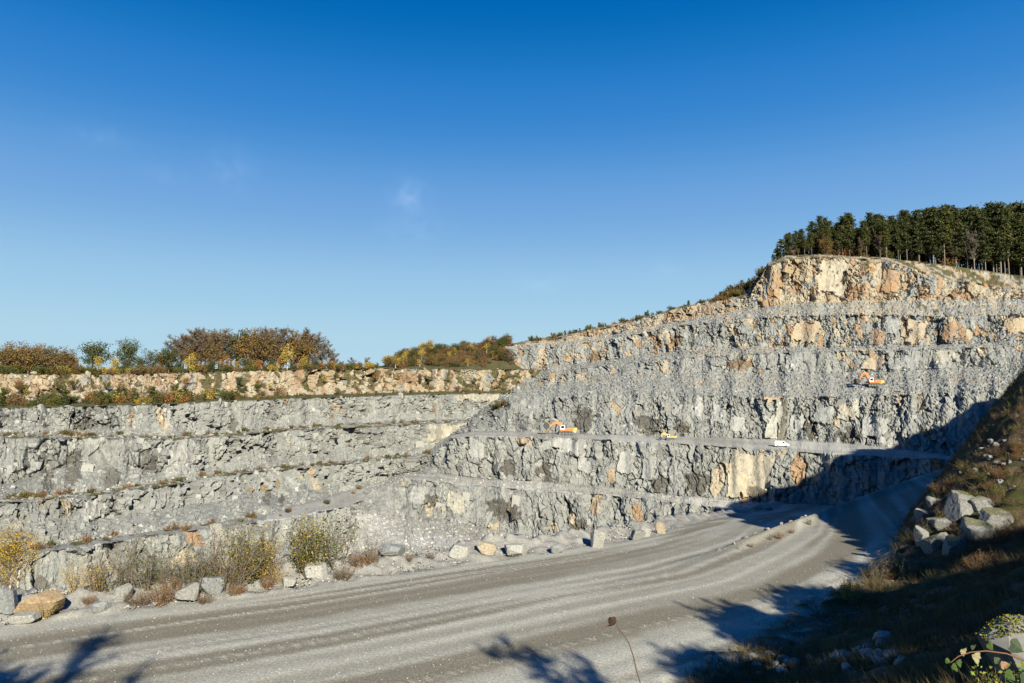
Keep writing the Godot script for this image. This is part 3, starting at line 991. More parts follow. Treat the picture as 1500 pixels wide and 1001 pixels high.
	for k in 40000:
		var d := 29.0 + 60.0 * pow(rng.randf(), 1.6)
		var x := rng.randf_range(-0.75, 0.6) * d
		var y := ground(x, d)
		if g_e < -7.0:
			continue
		if g_e > 1.0 and g_m < -1.0 and rng.randf() > 0.12 + road_ridge(g_e, g_s):
			continue
		var s := rng.randf_range(0.03, 0.085) * (1.0 if g_e > 0.5 else 2.0) * (1.0 + maxf(0.0, d - 40.0) * 0.01)
		var w := rng.randi() % 2
		at[w].append(Transform3D(Basis.from_euler(Vector3(0, rng.randf() * 6, 0)) * Basis.from_scale(Vector3(s * 1.3, s, s)), Vector3(x, y, -d)))
		tint[w].append(vary(Color(0.38, 0.375, 0.35), 0.35))
	for w in 2:
		scatter("gravel", "loose light gravel on the haul road and its verges", null, M.pebbles[w], M.stone, at[w], tint[w])

func moss_on(o: MeshInstance3D, from_y: float) -> void:
	# a moss cushion: the stone's own upward faces, lifted a little
	var a: Array = o.mesh.surface_get_arrays(0)
	var v: PackedVector3Array = a[Mesh.ARRAY_VERTEX]
	var n: PackedVector3Array = a[Mesh.ARRAY_NORMAL]
	var L := Leaves.new()
	L.r.seed = int(o.position.x * 100.0)
	for k in range(0, v.size(), 3):
		if n[k].y < from_y:
			continue
		var area := (v[k + 1] - v[k]).cross(v[k + 2] - v[k]).length() * 0.5
		var big := clampf(sqrt(area) * 0.12, 0.012, 0.05)
		for e in int(clampf(area / (big * big) * 0.9, 2, 160)):
			var a1 := L.r.randf()
			var b1 := L.r.randf()
			if a1 + b1 > 1.0:
				a1 = 1.0 - a1
				b1 = 1.0 - b1
			var p := v[k] + (v[k + 1] - v[k]) * a1 + (v[k + 2] - v[k]) * b1
			if n_fine.get_noise_3d(p.x * 2.0 + o.position.x, p.y * 2.0, p.z * 2.0) < -0.12:
				continue
			L.leaf(p + n[k] * big * 0.3, big * L.r.randf_range(0.5, 1.1), shade_of([Color(0.14, 0.14, 0.025), Color(0.1, 0.11, 0.02), Color(0.17, 0.15, 0.04)], L.r))
	if L.v.size():
		mesh_node("moss", L.mesh(), M.leaf, o)

# ---------------------------------------------------------------- plants
class Leaves:
	var v := PackedVector3Array()
	var n := PackedVector3Array()
	var c := PackedColorArray()
	var r := RandomNumberGenerator.new()
	func leaf(p: Vector3, s: float, col: Color, long := 1.0) -> void:
		var a := Vector3(r.randfn(), r.randfn(), r.randfn()).normalized()
		var b := a.cross(Vector3(r.randfn(), r.randfn(), r.randfn())).normalized()
		quad(p, a * s * long, b * s * 0.6, col)
	func quad(p: Vector3, a: Vector3, b: Vector3, col: Color) -> void:
		var k := a.cross(b).normalized()
		v.append_array([p - a, p + b, p + a, p - a, p + a, p - b])
		n.append_array([k, k, k, k, k, k])
		c.append_array([col, col, col, col, col, col])
	func blade(p: Vector3, q: Vector3, w: float, col: Color) -> void:
		# a thin twig or grass blade
		var s := (q - p).cross(Vector3(r.randfn(), r.randfn(), r.randfn())).normalized() * w
		var k := s.cross(q - p).normalized()
		v.append_array([p - s, q, p + s])
		n.append_array([k, k, k])
		c.append_array([col, col, col])
	func tube(path: Array, rad: Array, sides: int, col: Color) -> void:
		var rings := []
		for k in path.size():
			var d: Vector3 = (path[mini(k + 1, path.size() - 1)] - path[maxi(k - 1, 0)]).normalized()
			var x := d.cross(Vector3(0.31, 0.2, 0.93)).normalized()
			var y := d.cross(x)
			var ring := []
			for e in sides:
				var an := TAU * e / sides
				ring.append([x * cos(an) + y * sin(an), path[k] + (x * cos(an) + y * sin(an)) * rad[k]])
			rings.append(ring)
		for k in path.size() - 1:
			for e in sides:
				var f := (e + 1) % sides
				var q := [rings[k][e], rings[k][f], rings[k + 1][e], rings[k + 1][f]]
				for i in [0, 2, 1, 1, 2, 3]:
					v.append(q[i][1])
					n.append(q[i][0])
					c.append(col)
	func mesh() -> ArrayMesh:
		var a := []
		a.resize(Mesh.ARRAY_MAX)
		a[Mesh.ARRAY_VERTEX] = v
		a[Mesh.ARRAY_NORMAL] = n
		a[Mesh.ARRAY_COLOR] = c
		var m := ArrayMesh.new()
		m.add_surface_from_arrays(Mesh.PRIMITIVE_TRIANGLES, a)
		return m

func shade_of(cols: Array, r: RandomNumberGenerator, by := 0.25) -> Color:
	var c: Color = cols[r.randi() % cols.size()]
	var k := 1.0 + r.randf_range(-by, by)
	return Color(c.r * k, c.g * k, c.b * k)

# every plant is made one unit tall
func broadleaf(sd: int, cols: Array, bark: Color, wide: float, from: float, clumps: int, per: int, leaf: float, sparse := 0.0) -> Array:
	var T := Leaves.new()
	var L := Leaves.new()
	T.r.seed = sd
	L.r.seed = sd + 1
	var r := L.r
	var bend := Vector3(r.randf_range(-0.04, 0.04), 0, r.randf_range(-0.04, 0.04))
	T.tube([Vector3(0, -0.04, 0), Vector3(0, from * 0.8, 0) + bend, Vector3(0, 0.7, 0) + bend * 2.0, Vector3(0, 0.93, 0) + bend], [0.028, 0.02, 0.01, 0.002], 6, bark)
	var mid := (1.0 + from) * 0.5
	for k in clumps:
		var u := r.randf_range(-1, 1)
		var an := r.randf() * TAU
		var rad := pow(r.randf(), 0.45)
		var e := sqrt(1.0 - u * u) * (1.0 - 0.25 * maxf(u, 0.0))
		var p := Vector3(cos(an) * e * wide * rad, mid + u * (1.0 - from) * 0.48 * rad, sin(an) * e * wide * rad)
		p += Vector3(r.randfn(), r.randfn(), r.randfn()) * 0.02
		var root := Vector3(0, clampf(p.y - 0.12 - 0.5 * Vector2(p.x, p.z).length(), from * 0.5, 0.85), 0) + bend * p.y
		if k % 2 == 0:
			T.tube([root, root.lerp(p, 0.55) + Vector3(0, -0.01, 0), p], [0.007, 0.004, 0.0012], 4, bark if bark.r < 0.25 else Color(0.13, 0.1, 0.08))
		var tone := shade_of(cols, r, 0.3)
		var size := r.randf_range(0.045, 0.085)
		for j in per:
			if r.randf() < sparse:
				L.blade(p, p + Vector3(r.randfn(), r.randfn() + 0.6, r.randfn()) * size, 0.0025, bark if bark.r < 0.25 else Color(0.13, 0.1, 0.08))
				continue
			var q := p + Vector3(r.randfn(), r.randfn() * 0.7, r.randfn()) * size
			L.leaf(q, leaf * r.randf_range(0.6, 1.2), tone if r.randf() < 0.5 else shade_of(cols, r, 0.2))
	return [T.mesh(), L.mesh()]

func bare_tree(sd: int, bark: Color, twig: Color, wide: float, from: float, leaf_cols: Array, leaves: int) -> Array:
	var T := Leaves.new()
	var L := Leaves.new()
	T.r.seed = sd
	L.r.seed = sd + 1
	var r := T.r
	T.tube([Vector3(0, -0.04, 0), Vector3(0.01, 0.3, 0), Vector3(-0.01, 0.6, 0.01), Vector3(0, 0.9, 0)], [0.026, 0.02, 0.011, 0.002], 6, bark)
	for k in 15:
		var y := lerpf(from, 0.8, (k + r.randf()) / 15.0)
		var an := r.randf() * TAU
		var reach := wide * r.randf_range(0.6, 1.05) * (1.15 - 0.75 * absf(y - 0.45))
		var p := Vector3(0, y, 0)
		var q := p + Vector3(cos(an) * reach, reach * r.randf_range(0.5, 1.0) + 0.03, sin(an) * reach)
		q.y = minf(q.y, 0.99)
		var m := p.lerp(q, 0.5) + Vector3(0, -0.03, 0)
		T.tube([p, m, q], [0.009, 0.006, 0.002], 4, bark)
		for j in 9:
			var t := r.randf_range(0.3, 1.0)
			var s := p.lerp(m, t * 2.0) if t < 0.5 else m.lerp(q, t * 2.0 - 1.0)
			var e := s + Vector3(r.randfn() * 0.075, r.randf_range(0.0, 0.13), r.randfn() * 0.075)
			L.blade(s, e, 0.005, twig)
			for i in 22:
				var b := s.lerp(e, r.randf())
				L.blade(b, b + Vector3(r.randfn() * 0.04, r.randf_range(-0.015, 0.065), r.randfn() * 0.04), 0.0055, twig)
	for k in leaves:
		var an := r.randf() * TAU
		var y := r.randf_range(from, 0.95)
		var w := wide * sqrt(r.randf()) * (1.1 - absf(y - 0.5))
		L.leaf(Vector3(cos(an) * w, y, sin(an) * w), 0.014, shade_of(leaf_cols, r))
	return [T.mesh(), L.mesh()]

func conifer(sd: int, cols: Array, bark: Color, wide: float, from: float, tiers: int, leaf: float, dead: int) -> Array:
	var T := Leaves.new()
	var L := Leaves.new()
	T.r.seed = sd
	L.r.seed = sd + 1
	var r := L.r
	T.tube([Vector3(0, -0.04, 0), Vector3(0.004, 0.4, 0.004), Vector3(0, 0.75, 0), Vector3(0, 0.99, 0)], [0.0095, 0.008, 0.005, 0.001], 6, bark)
	for k in dead:
		var y := r.randf_range(0.2, from + 0.1)
		var an := r.randf() * TAU
		T.blade(Vector3(0, y, 0), Vector3(cos(an) * 0.08, y + r.randf_range(-0.02, 0.03), sin(an) * 0.08), 0.002, bark)
	for k in tiers:
		var t := (k + r.randf()) / tiers
		var y := lerpf(from, 0.985, t)
		var reach := wide * (0.25 + 0.75 * sin(minf(1.0, (1.0 - t) * 1.25 + 0.12) * PI * 0.5)) * r.randf_range(0.55, 1.15) * minf(1.0, 0.45 + t * 3.0)
		var an := r.randf() * TAU
		var q := Vector3(cos(an) * reach, y + reach * r.randf_range(-0.15, 0.35), sin(an) * reach)
		T.tube([Vector3(0, y, 0), q], [0.003, 0.0008], 3, bark)
		var tone := shade_of(cols, r, 0.3)
		for j in 64:
			var u := pow(r.randf(), 0.7)
			var p := Vector3(0, y, 0).lerp(q, u) + Vector3(r.randfn(), r.randfn() * 0.55, r.randfn()) * (0.012 + 0.018 * u)
			L.leaf(p, leaf * r.randf_range(0.6, 1.2), tone if r.randf() < 0.5 else shade_of(cols, r, 0.2), 1.4)
	return [T.mesh(), L.mesh()]

func shrub(sd: int, cols: Array, bark: Color, wide: float, stems: int, leaves: int, leaf: float, twigs: int) -> Array:
	var T := Leaves.new()
	var L := Leaves.new()
	T.r.seed = sd
	L.r.seed = sd + 1
	var r := L.r
	for k in stems:
		var an := r.randf() * TAU
		var w := wide * sqrt(r.randf())
		var h := r.randf_range(0.55, 1.0) * (1.0 - 0.35 * w / wide)
		var foot := Vector3(cos(an), 0, sin(an)) * w * 0.3 + Vector3(0, -0.05, 0)
		var top := Vector3(cos(an) * w, h, sin(an) * w)
		var m := foot.lerp(top, 0.5) + Vector3(r.randfn(), 0, r.randfn()) * 0.03
		T.tube([foot, m, top], [0.009, 0.006, 0.0015], 4, bark)
		for j in twigs:
			var t := r.randf_range(0.25, 1.0)
			var s := foot.lerp(m, t * 2.0) if t < 0.5 else m.lerp(top, t * 2.0 - 1.0)
			T.blade(s, s + Vector3(r.randfn() * 0.07, r.randf_range(0.02, 0.16), r.randfn() * 0.07), 0.0035, bark)
		var tone := shade_of(cols, r, 0.25)
		for j in leaves:
			var t := pow(r.randf(), 0.75)
			var s := foot.lerp(m, t * 2.0) if t < 0.5 else m.lerp(top, t * 2.0 - 1.0)
			L.leaf(s + Vector3(r.randfn(), r.randfn(), r.randfn()) * (0.03 + 0.05 * t), leaf * r.randf_range(0.6, 1.2), tone if r.randf() < 0.5 else shade_of(cols, r, 0.2))
	return [T.mesh(), L.mesh()]

var K := {}
const BEECH := [Color(0.14, 0.08, 0.028), Color(0.1, 0.075, 0.027), Color(0.08, 0.072, 0.025), Color(0.15, 0.085, 0.026), Color(0.095, 0.068, 0.038)]
const DARK_GREEN := [Color(0.04, 0.05, 0.02), Color(0.05, 0.06, 0.022), Color(0.06, 0.062, 0.02)]
const YELLOW := [Color(0.34, 0.22, 0.03), Color(0.28, 0.2, 0.04), Color(0.22, 0.18, 0.04)]
const ORANGE := [Color(0.28, 0.12, 0.025), Color(0.24, 0.1, 0.03), Color(0.18, 0.1, 0.03)]
const OLIVE := [Color(0.07, 0.075, 0.02), Color(0.09, 0.085, 0.025), Color(0.055, 0.065, 0.02)]
const RUSSET := [Color(0.12, 0.07, 0.03), Color(0.1, 0.065, 0.035), Color(0.14, 0.085, 0.035)]
const PINE := [Color(0.032, 0.042, 0.018), Color(0.042, 0.052, 0.021), Color(0.056, 0.056, 0.022)]
const BARK := Color(0.1, 0.08, 0.06)
const GREY_BARK := Color(0.17, 0.15, 0.13)

func make_plants() -> void:
	K.beech = [broadleaf(11, BEECH, BARK, 0.42, 0.06, 80, 36, 0.026), broadleaf(12, BEECH, BARK, 0.46, 0.1, 78, 36, 0.026, 0.15), broadleaf(13, BEECH, BARK, 0.38, 0.05, 76, 34, 0.026, 0.3)]
	K.green = [broadleaf(21, DARK_GREEN, BARK, 0.44, 0.16, 75, 36, 0.024), broadleaf(22, DARK_GREEN, BARK, 0.4, 0.1, 55, 30, 0.024, 0.2)]
	K.orange = [broadleaf(31, ORANGE, BARK, 0.34, 0.12, 40, 30, 0.034), broadleaf(32, ORANGE, BARK, 0.36, 0.15, 36, 26, 0.034, 0.25)]
	K.birch = [broadleaf(41, YELLOW, Color(0.4, 0.38, 0.34), 0.2, 0.2, 44, 22, 0.026), broadleaf(42, YELLOW, Color(0.4, 0.38, 0.34), 0.24, 0.15, 40, 20, 0.026, 0.15)]
	K.bare = [bare_tree(51, BARK, Color(0.1, 0.078, 0.058), 0.4, 0.22, BEECH, 120), bare_tree(52, BARK, Color(0.115, 0.085, 0.058), 0.36, 0.2, BEECH, 260), bare_tree(53, GREY_BARK, Color(0.12, 0.105, 0.085), 0.34, 0.2, OLIVE, 60)]
	K.pine = [conifer(61, PINE, GREY_BARK, 0.13, 0.22, 60, 0.013, 14), conifer(62, PINE, GREY_BARK, 0.15, 0.16, 66, 0.013, 12), conifer(63, PINE, Color(0.2, 0.15, 0.11), 0.12, 0.28, 54, 0.013, 18), conifer(64, PINE + OLIVE, GREY_BARK, 0.15, 0.12, 66, 0.013, 8), conifer(67, PINE, GREY_BARK, 0.1, 0.08, 70, 0.013, 8)]
	K.front_pine = [conifer(65, PINE, Color(0.12, 0.105, 0.085), 0.15, 0.3, 52, 0.013, 40), conifer(66, PINE + OLIVE, Color(0.13, 0.1, 0.08), 0.13, 0.4, 44, 0.013, 46), conifer(68, PINE, Color(0.15, 0.135, 0.12), 0.13, 0.18, 58, 0.013, 26)]
	K.young = [conifer(71, OLIVE, BARK, 0.26, 0.06, 40, 0.028, 0), conifer(72, DARK_GREEN, BARK, 0.3, 0.05, 36, 0.03, 0)]
	K.bush = [shrub(81, OLIVE, BARK, 0.6, 16, 60, 0.05, 4), shrub(82, OLIVE + RUSSET, BARK, 0.7, 16, 56, 0.05, 5), shrub(83, DARK_GREEN, BARK, 0.55, 14, 64, 0.05, 4)]
	K.russet = [shrub(91, RUSSET, BARK, 0.65, 18, 44, 0.045, 8), shrub(92, RUSSET + ORANGE, BARK, 0.6, 16, 46, 0.045, 8)]
	K.gold = [shrub(95, YELLOW, BARK, 0.5, 14, 56, 0.05, 4), shrub(96, YELLOW + OLIVE, BARK, 0.5, 14, 50, 0.05, 4)]
	# roadside shrubs, seen from some fifty metres
	K.side_grey = [shrub(101, OLIVE + RUSSET, Color(0.12, 0.1, 0.08), 0.5, 15, 44, 0.015, 24), shrub(102, OLIVE, Color(0.11, 0.1, 0.085), 0.46, 14, 54, 0.015, 22)]
	K.side_gold = [shrub(103, YELLOW, Color(0.22, 0.18, 0.13), 0.34, 18, 60, 0.015, 12), shrub(104, YELLOW + RUSSET, BARK, 0.36, 20, 50, 0.015, 14)]
	K.side_rust = [shrub(105, ORANGE + RUSSET, BARK, 0.6, 34, 40, 0.022, 16), shrub(106, RUSSET, BARK, 0.7, 34, 34, 0.024, 16)]
	K.side_dark = [shrub(107, OLIVE + OLIVE + YELLOW, BARK, 0.42, 16, 110, 0.016, 10)]
	K.side_birch = [broadleaf(108, YELLOW, Color(0.36, 0.34, 0.3), 0.26, 0.15, 80, 34, 0.012, 0.2)]
	K.lime = [shrub(109, [Color(0.2, 0.2, 0.05), Color(0.15, 0.17, 0.05)], BARK, 0.6, 30, 60, 0.024, 8)]
	# the dense trees that stand outside the picture and cast the foreground shade
	K.shade = [broadleaf(120, OLIVE, BARK, 0.42, 0.12, 130, 40, 0.04)]

func plant(called: String, kind: String, at: Vector3, tall: float, label: String, category: String, group: String, wide := 1.0) -> Node3D:
	var o := Node3D.new()
	o.name = numbered(called)
	add_child(o)
	var p: Array = K[kind][rng.randi() % K[kind].size()]
	o.transform = Transform3D(Basis.from_euler(Vector3(0, rng.randf() * TAU, 0)) * Basis.from_scale(Vector3(tall * wide, tall, tall * wide)), at)
	var small := called.contains("shrub") or called.contains("bush")
	mesh_node("stems" if small else "trunk", p[0], M.bark, o)
	mesh_node("foliage" if small else "crown", p[1], M.leaf, o)
	tag(o, label, category, group)
	return o

var bases := {}
func on_sheet(which: String, row: int, t: float, px: float) -> Vector3:
	var b: Dictionary = bases[which]
	var f: float = clampf((px - b.px0) / b.step, 0, b.base[0].size() - 2)
	var c := int(f)
	var A: PackedVector3Array = b.base[row]
	var B: PackedVector3Array = b.base[row + 1]
	return A[c].lerp(A[c + 1], f - c).lerp(B[c].lerp(B[c + 1], f - c), t)

func rim_tree(px: float, top: float, kind: String, t: float, wide := 1.0, row := 9) -> void:
	var at := on_sheet("left", row, t, px)
	var d := -at.z
	var tall: float = from_pixel(px, top, d).y - at.y
	var words := {"beech": ["autumn_tree", "brown and orange autumn tree on the rim above the pale cliff"], "green": ["green_tree", "dark green broad-crowned tree on the rim above the pale cliff"], "bare": ["bare_tree", "nearly leafless brown tree in the clump on the rim"], "birch": ["birch_tree", "slender yellow birch on the rim above the pale cliff"], "orange": ["orange_tree", "small bright orange tree at the rim edge"], "young": ["young_conifer", "small conical green conifer on the rim"]}
	plant(words[kind][0], kind, at - Vector3(0, 0.25, 0), maxf(tall, 1.5), words[kind][1], "tree", "trees on the rim of the tan cliff", wide)

func build_plants() -> void:
	make_plants()
	# left rim, as they stand
	for a in [[-160, 500, "beech"], [-130, 503, "green"], [-100, 501, "beech"], [-75, 505, "beech"], [-50, 502, "beech"], [-25, 500, "beech"], [5, 502, "beech"], [19, 500, "beech"], [35, 500, "beech"], [49, 503, "beech"], [62, 504, "beech"], [76, 505, "green"], [88, 507, "beech"], [98, 513, "beech"], [70, 525, "orange"], [40, 522, "birch"], [56, 527, "birch"], [112, 530, "beech"], [143, 519, "birch"], [168, 520, "birch"], [120, 533, "birch"], [205, 521, "green"], [220, 510, "green"], [236, 514, "orange"], [246, 507, "green"], [262, 528, "green"], [278, 515, "birch"], [290, 529, "orange"], [310, 527, "green"], [330, 519, "orange"], [345, 527, "birch"], [360, 524, "green"], [380, 526, "orange"], [398, 524, "green"], [420, 501, "birch"], [413, 520, "orange"], [445, 518, "birch"], [462, 524, "green"], [485, 527, "orange"], [500, 529, "bare"], [515, 524, "bare"], [538, 523, "bare"], [527, 530, "green"], [552, 531, "bare"], [470, 528, "orange"], [300, 530, "beech"], [225, 527, "birch"], [183, 524, "green"], [10, 523, "birch"], [25, 527, "green"]]:
		rim_tree(a[0], a[1], a[2], rng.randf_range(0.06, 0.3))
	rim_tree(135, 497, "green", 0.35, 1.15)
	rim_tree(188, 494, "green", 0.4, 0.85)
	for a in [[252, 501], [264, 494], [276, 489], [288, 486], [300, 484], [312, 484], [325, 486], [338, 487], [268, 500], [294, 493], [320, 494], [385, 482], [397, 481], [410, 484], [404, 492], [375, 490], [440, 485], [452, 489], [462, 494], [472, 501], [482, 511], [490, 517], [346, 492]]:
		rim_tree(a[0], a[1], "bare", rng.randf_range(0.45, 0.9), 1.1)
	for a in [[350, 480, "green"], [366, 481, "beech"], [380, 484, "beech"], [432, 486, "beech"], [446, 488, "beech"], [398, 488, "beech"], [310, 496, "beech"], [282, 503, "beech"]]:
		rim_tree(a[0], a[1], a[2], rng.randf_range(0.4, 0.7), 0.85)
	for k in 210:
		var px := rng.randf_range(-150, 560)
		var at := on_sheet("left", 9, rng.randf_range(0.0, 0.3), px)
		var kind: String = ["bush", "russet", "bush", "gold", "bush"][rng.randi() % 5]
		plant("rim_bush", kind, at - Vector3(0, 0.2, 0), rng.randf_range(1.8, 4.6), {"bush": "olive green bush under the trees on the tan cliff rim", "russet": "brown autumn bush under the trees on the tan cliff rim", "gold": "yellow bush under the trees on the tan cliff rim"}[kind], "bush", "bushes on the tan cliff rim")
	# the low wooded hill behind the far cliff
	for k in 300:
		var px := 566.0 + 190.0 * rng.randf()
		var row := 10 if rng.randf() < 0.6 else 9
		var t := rng.randf()
		var at := on_sheet("left", row, t if row == 10 else 0.15 + t * 0.85, px)
		var kind: String = ["beech", "green", "bush", "russet", "russet", "bare", "birch", "bush"][rng.randi() % 8]
		if px > 640 and rng.randf() < 0.5:
			kind = "russet"
		var tree := kind in ["beech", "green", "birch", "bare"]
		plant("hill_tree" if tree else "hill_bush", kind, at - Vector3(0, 0.3, 0), rng.randf_range(4.0, 7.5) if tree else rng.randf_range(2.0, 4.5), {"beech": "small brown tree on the low hill behind the far cliff", "green": "small green tree on the low hill behind the far cliff", "birch": "small yellow tree on the low hill behind the far cliff", "bare": "small leafless tree on the low hill behind the far cliff", "bush": "olive bush on the low hill behind the far cliff", "russet": "brown bush on the low hill behind the far cliff"}[kind], "tree" if tree else "bush", "growth on the low hill", 1.3)
	# the skyline of the right hill
	for k in 130:
		var px := rng.randf_range(770, 1124)
		if k > 90:
			px = rng.randf_range(1050, 1124)
		var at := on_sheet("right", 12, rng.randf_range(0.3, 1.6 if px > 1040 else 1.0), px)
		var kind: String = ["bush", "young", "bush", "russet"][rng.randi() % 4]
		plant("skyline_bush", kind, at - Vector3(0, 0.3, 0), rng.randf_range(1.6, 3.8) * (1.6 if px > 1050 else 1.0), {"bush": "dark green bush on the skyline of the quarry hill", "young": "small conifer on the skyline of the quarry hill", "russet": "brown bush on the skyline of the quarry hill"}[kind], "bush", "bushes on the hill skyline")
	# the pine wood on top
	for k in 294:
		var lane := k % 6
		var px := 1150.0 + (k / 6) * 11.0 + rng.randf_range(-9, 9)
		var at := on_sheet("right", 13, 0.02 + lane * 0.055 + rng.randf() * 0.03, px)
		var top: float = 347.0 - minf(px - 1148, 60) * 0.52 - maxf(px - 1208, 0) * 0.06
		var tall := from_pixel(px, top + rng.randf_range(-4, 26), -at.z).y - at.y
		if lane == 0 and rng.randf() < 0.2:
			plant("leafless_tree", "bare", at - Vector3(0, 0.3, 0), tall * rng.randf_range(0.55, 0.85), "leafless brown tree at the edge of the pine wood", "tree", "leafless trees at the edge of the wood", 0.6)
		elif rng.randf() < 0.1:
			plant("wood_tree", "green" if rng.randf() < 0.6 else "beech", at - Vector3(0, 0.3, 0), tall * 0.8, "broad-leaved tree among the pines on the quarry hill", "tree", "broad-leaved trees in the pine wood", 0.7)
		else:
			plant("pine_tree", "front_pine" if lane < 2 else "pine", at - Vector3(0, 0.3, 0), tall, "tall dark pine in the wood on top of the quarry hill", "pine", "pines on the quarry hill", rng.randf_range(0.9, 1.35))
	for k in 130:
		var px := rng.randf_range(1150, 1640)
		var at := on_sheet("right", 13, rng.randf_range(0.03, 0.4), px)
		var kind: String = ["bush", "young", "russet"][rng.randi() % 3]
		plant("undergrowth_bush", kind, at - Vector3(0, 0.3, 0), rng.randf_range(2.0, 8.0), {"bush": "dark bush between the trunks of the pine wood", "young": "young conifer between the trunks of the pine wood", "russet": "brown bush between the trunks of the pine wood"}[kind], "bush", "undergrowth of the pine wood")
	for a in [[1138, 362], [1145, 350], [1152, 357], [1142, 368], [1133, 372]]:
		var at := on_sheet("right", 13, 0.05, a[0])
		plant("edge_pine", "young", at - Vector3(0, 0.3, 0), from_pixel(a[0], a[1], -at.z).y - at.y, "low bushy pine at the end of the wood above the cliff", "pine", "low pines at the end of the wood")
	for k in 34:
		var at := on_sheet("right", 12, rng.randf_range(0.5, 1.0), rng.randf_range(1150, 1560))
		plant("rim_shrub", "russet", at - Vector3(0, 0.2, 0), rng.randf_range(0.8, 1.8), "low brown shrub on the grassy rim before the pine wood", "shrub", "shrubs before the pine wood")
	# bushes on the terraces of the left wall
	for k in 190:
		var px := rng.randf_range(-150, 350) if k < 110 else rng.randf_range(340, 790)
		var at := on_sheet("left", 7, rng.randf_range(0.25, 1.0), px)
		var kind: String = ["bush", "bush", "young", "russet", "bush", "young", "russet", "gold"][rng.randi() % 8]
		plant("terrace_bush", kind, at - Vector3(0, 0.15, 0), rng.randf_range(2.0, 5.6) if k < 110 else rng.randf_range(0.9, 2.2), {"bush": "olive green bush on the upper terrace below the pale cliff", "young": "young conifer on the upper terrace below the pale cliff", "russet": "brown bush on the upper terrace below the pale cliff", "gold": "yellowish bush on the upper terrace below the pale cliff"}[kind], "bush", "bushes on the upper terrace")
	for k in 190:
		var row: int = [5, 3, 5, 3, 1][rng.randi() % 5]
		var px := rng.randf_range(-100, 700)
		var at := on_sheet("left", row, rng.randf_range(0.3, 1.0), px)
		var kind: String = ["bush", "russet", "russet"][rng.randi() % 3]
		plant("ledge_shrub", kind, at - Vector3(0, 0.1, 0), rng.randf_range(0.7, 2.3), {"bush": "small green shrub on a ledge of the long grey wall", "russet": "small brown shrub on a ledge of the long grey wall"}[kind], "shrub", "shrubs on the ledges of the long grey wall")
	for k in 70:
		var px := rng.randf_range(-120, 420) if k < 55 else rng.randf_range(400, 760)
		var at := on_sheet("left", 8, rng.randf_range(0.02, 0.75), px)
		var kind: String = ["bush", "russet", "gold", "russet", "bush"][rng.randi() % 5]
		plant("cliff_shrub", kind, at - Vector3(0, 0.5, 0), rng.randf_range(1.2, 3.4), {"bush": "green shrub growing on the tan cliff below the rim", "russet": "brown shrub growing on the tan cliff below the rim", "gold": "golden shrub growing on the tan cliff below the rim"}[kind], "shrub", "shrubs on the tan cliff")
	for a in [[724, 605, 4.0], [733, 600, 5.0], [741, 598, 3.5], [729, 612, 3.0], [625, 684, 3.0], [1130, 440, 2]]:
		var at := on_sheet("right", 6, 0.05, a[0]) if a[0] > 700 and a[0] < 800 else on_sheet("left", 3, 0.5, a[0])
		plant("slope_bush", "bush", at - Vector3(0, 0.3, 0), a[2], "dense olive bush where the rubble slope meets the far wall", "bush", "bushes at the foot of the rubble slope")
	# shrubs between the haul road and the pit
	for a in [["side_birch", 20, 868, 793], ["side_birch", -30, 880, 800], ["side_gold", 112, 868, 820], ["side_gold", 147, 866, 813], ["side_grey", 190, 862, 796], ["side_grey", 218, 862, 790], ["side_rust", 238, 884, 832], ["side_rust", 205, 888, 850], ["side_grey", 275, 866, 792], ["side_grey", 296, 866, 800], ["side_grey", 328, 864, 778], ["side_dark", 356, 856, 774], ["side_gold", 386, 850, 788], ["side_gold", 328, 866, 828], ["side_rust", 300, 886, 858], ["side_rust", 345, 874, 846], ["side_rust", 392, 862, 832], ["side_gold", 408, 856, 826], ["side_dark", 444, 838, 768], ["side_dark", 464, 838, 760], ["side_grey", 492, 832, 756], ["side_rust", 502, 850, 816], ["side_rust", 528, 834, 792], ["side_grey", 545, 828, 795], ["side_rust", 60, 898, 872], ["side_gold", 66, 907, 876], ["side_rust", 130, 888, 862], ["side_grey", 165, 868, 826], ["side_grey", 372, 850, 800], ["side_grey", 250, 862, 812], ["side_rust", 420, 852, 838], ["side_rust", 600, 822, 808], ["side_rust", 628, 818, 808]]:
		var at := verge(a[1], a[2])
		var tall := from_pixel(a[1], a[3], -at.z).y - at.y
		for extra in 2:
			if extra == 1 and rng.randf() < 0.55:
				continue
			if extra == 1:
				at = verge(a[1] + rng.randf_range(-16, 16), a[2] + rng.randf_range(-6, 4))
				tall *= rng.randf_range(0.55, 0.9)
			plant("roadside_birch" if a[0] == "side_birch" else "roadside_shrub", a[0], at - Vector3(0, 0.05, 0), tall * (1.4 if a[0] != "side_rust" else 0.9), {"side_birch": "sparse young birch with golden leaves between road and pit", "side_gold": "yellow-leaved shrub between the haul road and the pit", "side_grey": "thin twiggy grey shrub between the haul road and the pit", "side_rust": "low rust brown shrub between the haul road and the pit", "side_dark": "dense dark green shrub between the haul road and the pit"}[a[0]], "birch" if a[0] == "side_birch" else "shrub", "shrubs between road and pit")
	# plants on the berm and at the foot of the bank
	for a in [[1140, 790, 775, "side_rust"], [1128, 792, 778, "side_grey"], [1186, 770, 755, "side_dark"], [1100, 803, 792, "side_rust"], [1080, 806, 797, "side_grey"], [1160, 782, 772, "side_rust"]]:
		var at := march(a[0], a[1])
		plant("berm_shrub", a[3], at - Vector3(0, 0.05, 0), from_pixel(a[0], a[2], -at.z).y - at.y, "dry little shrub on the berm between the two roads", "shrub", "plants on the berm")
	var lime := march(1248, 886)
	plant("lime_bush", "lime", lime - Vector3(0, 0.1, 0), from_pixel(1248, 838, -lime.z).y - lime.y, "sunlit yellow-green bush at the foot of the bank", "bush", "")
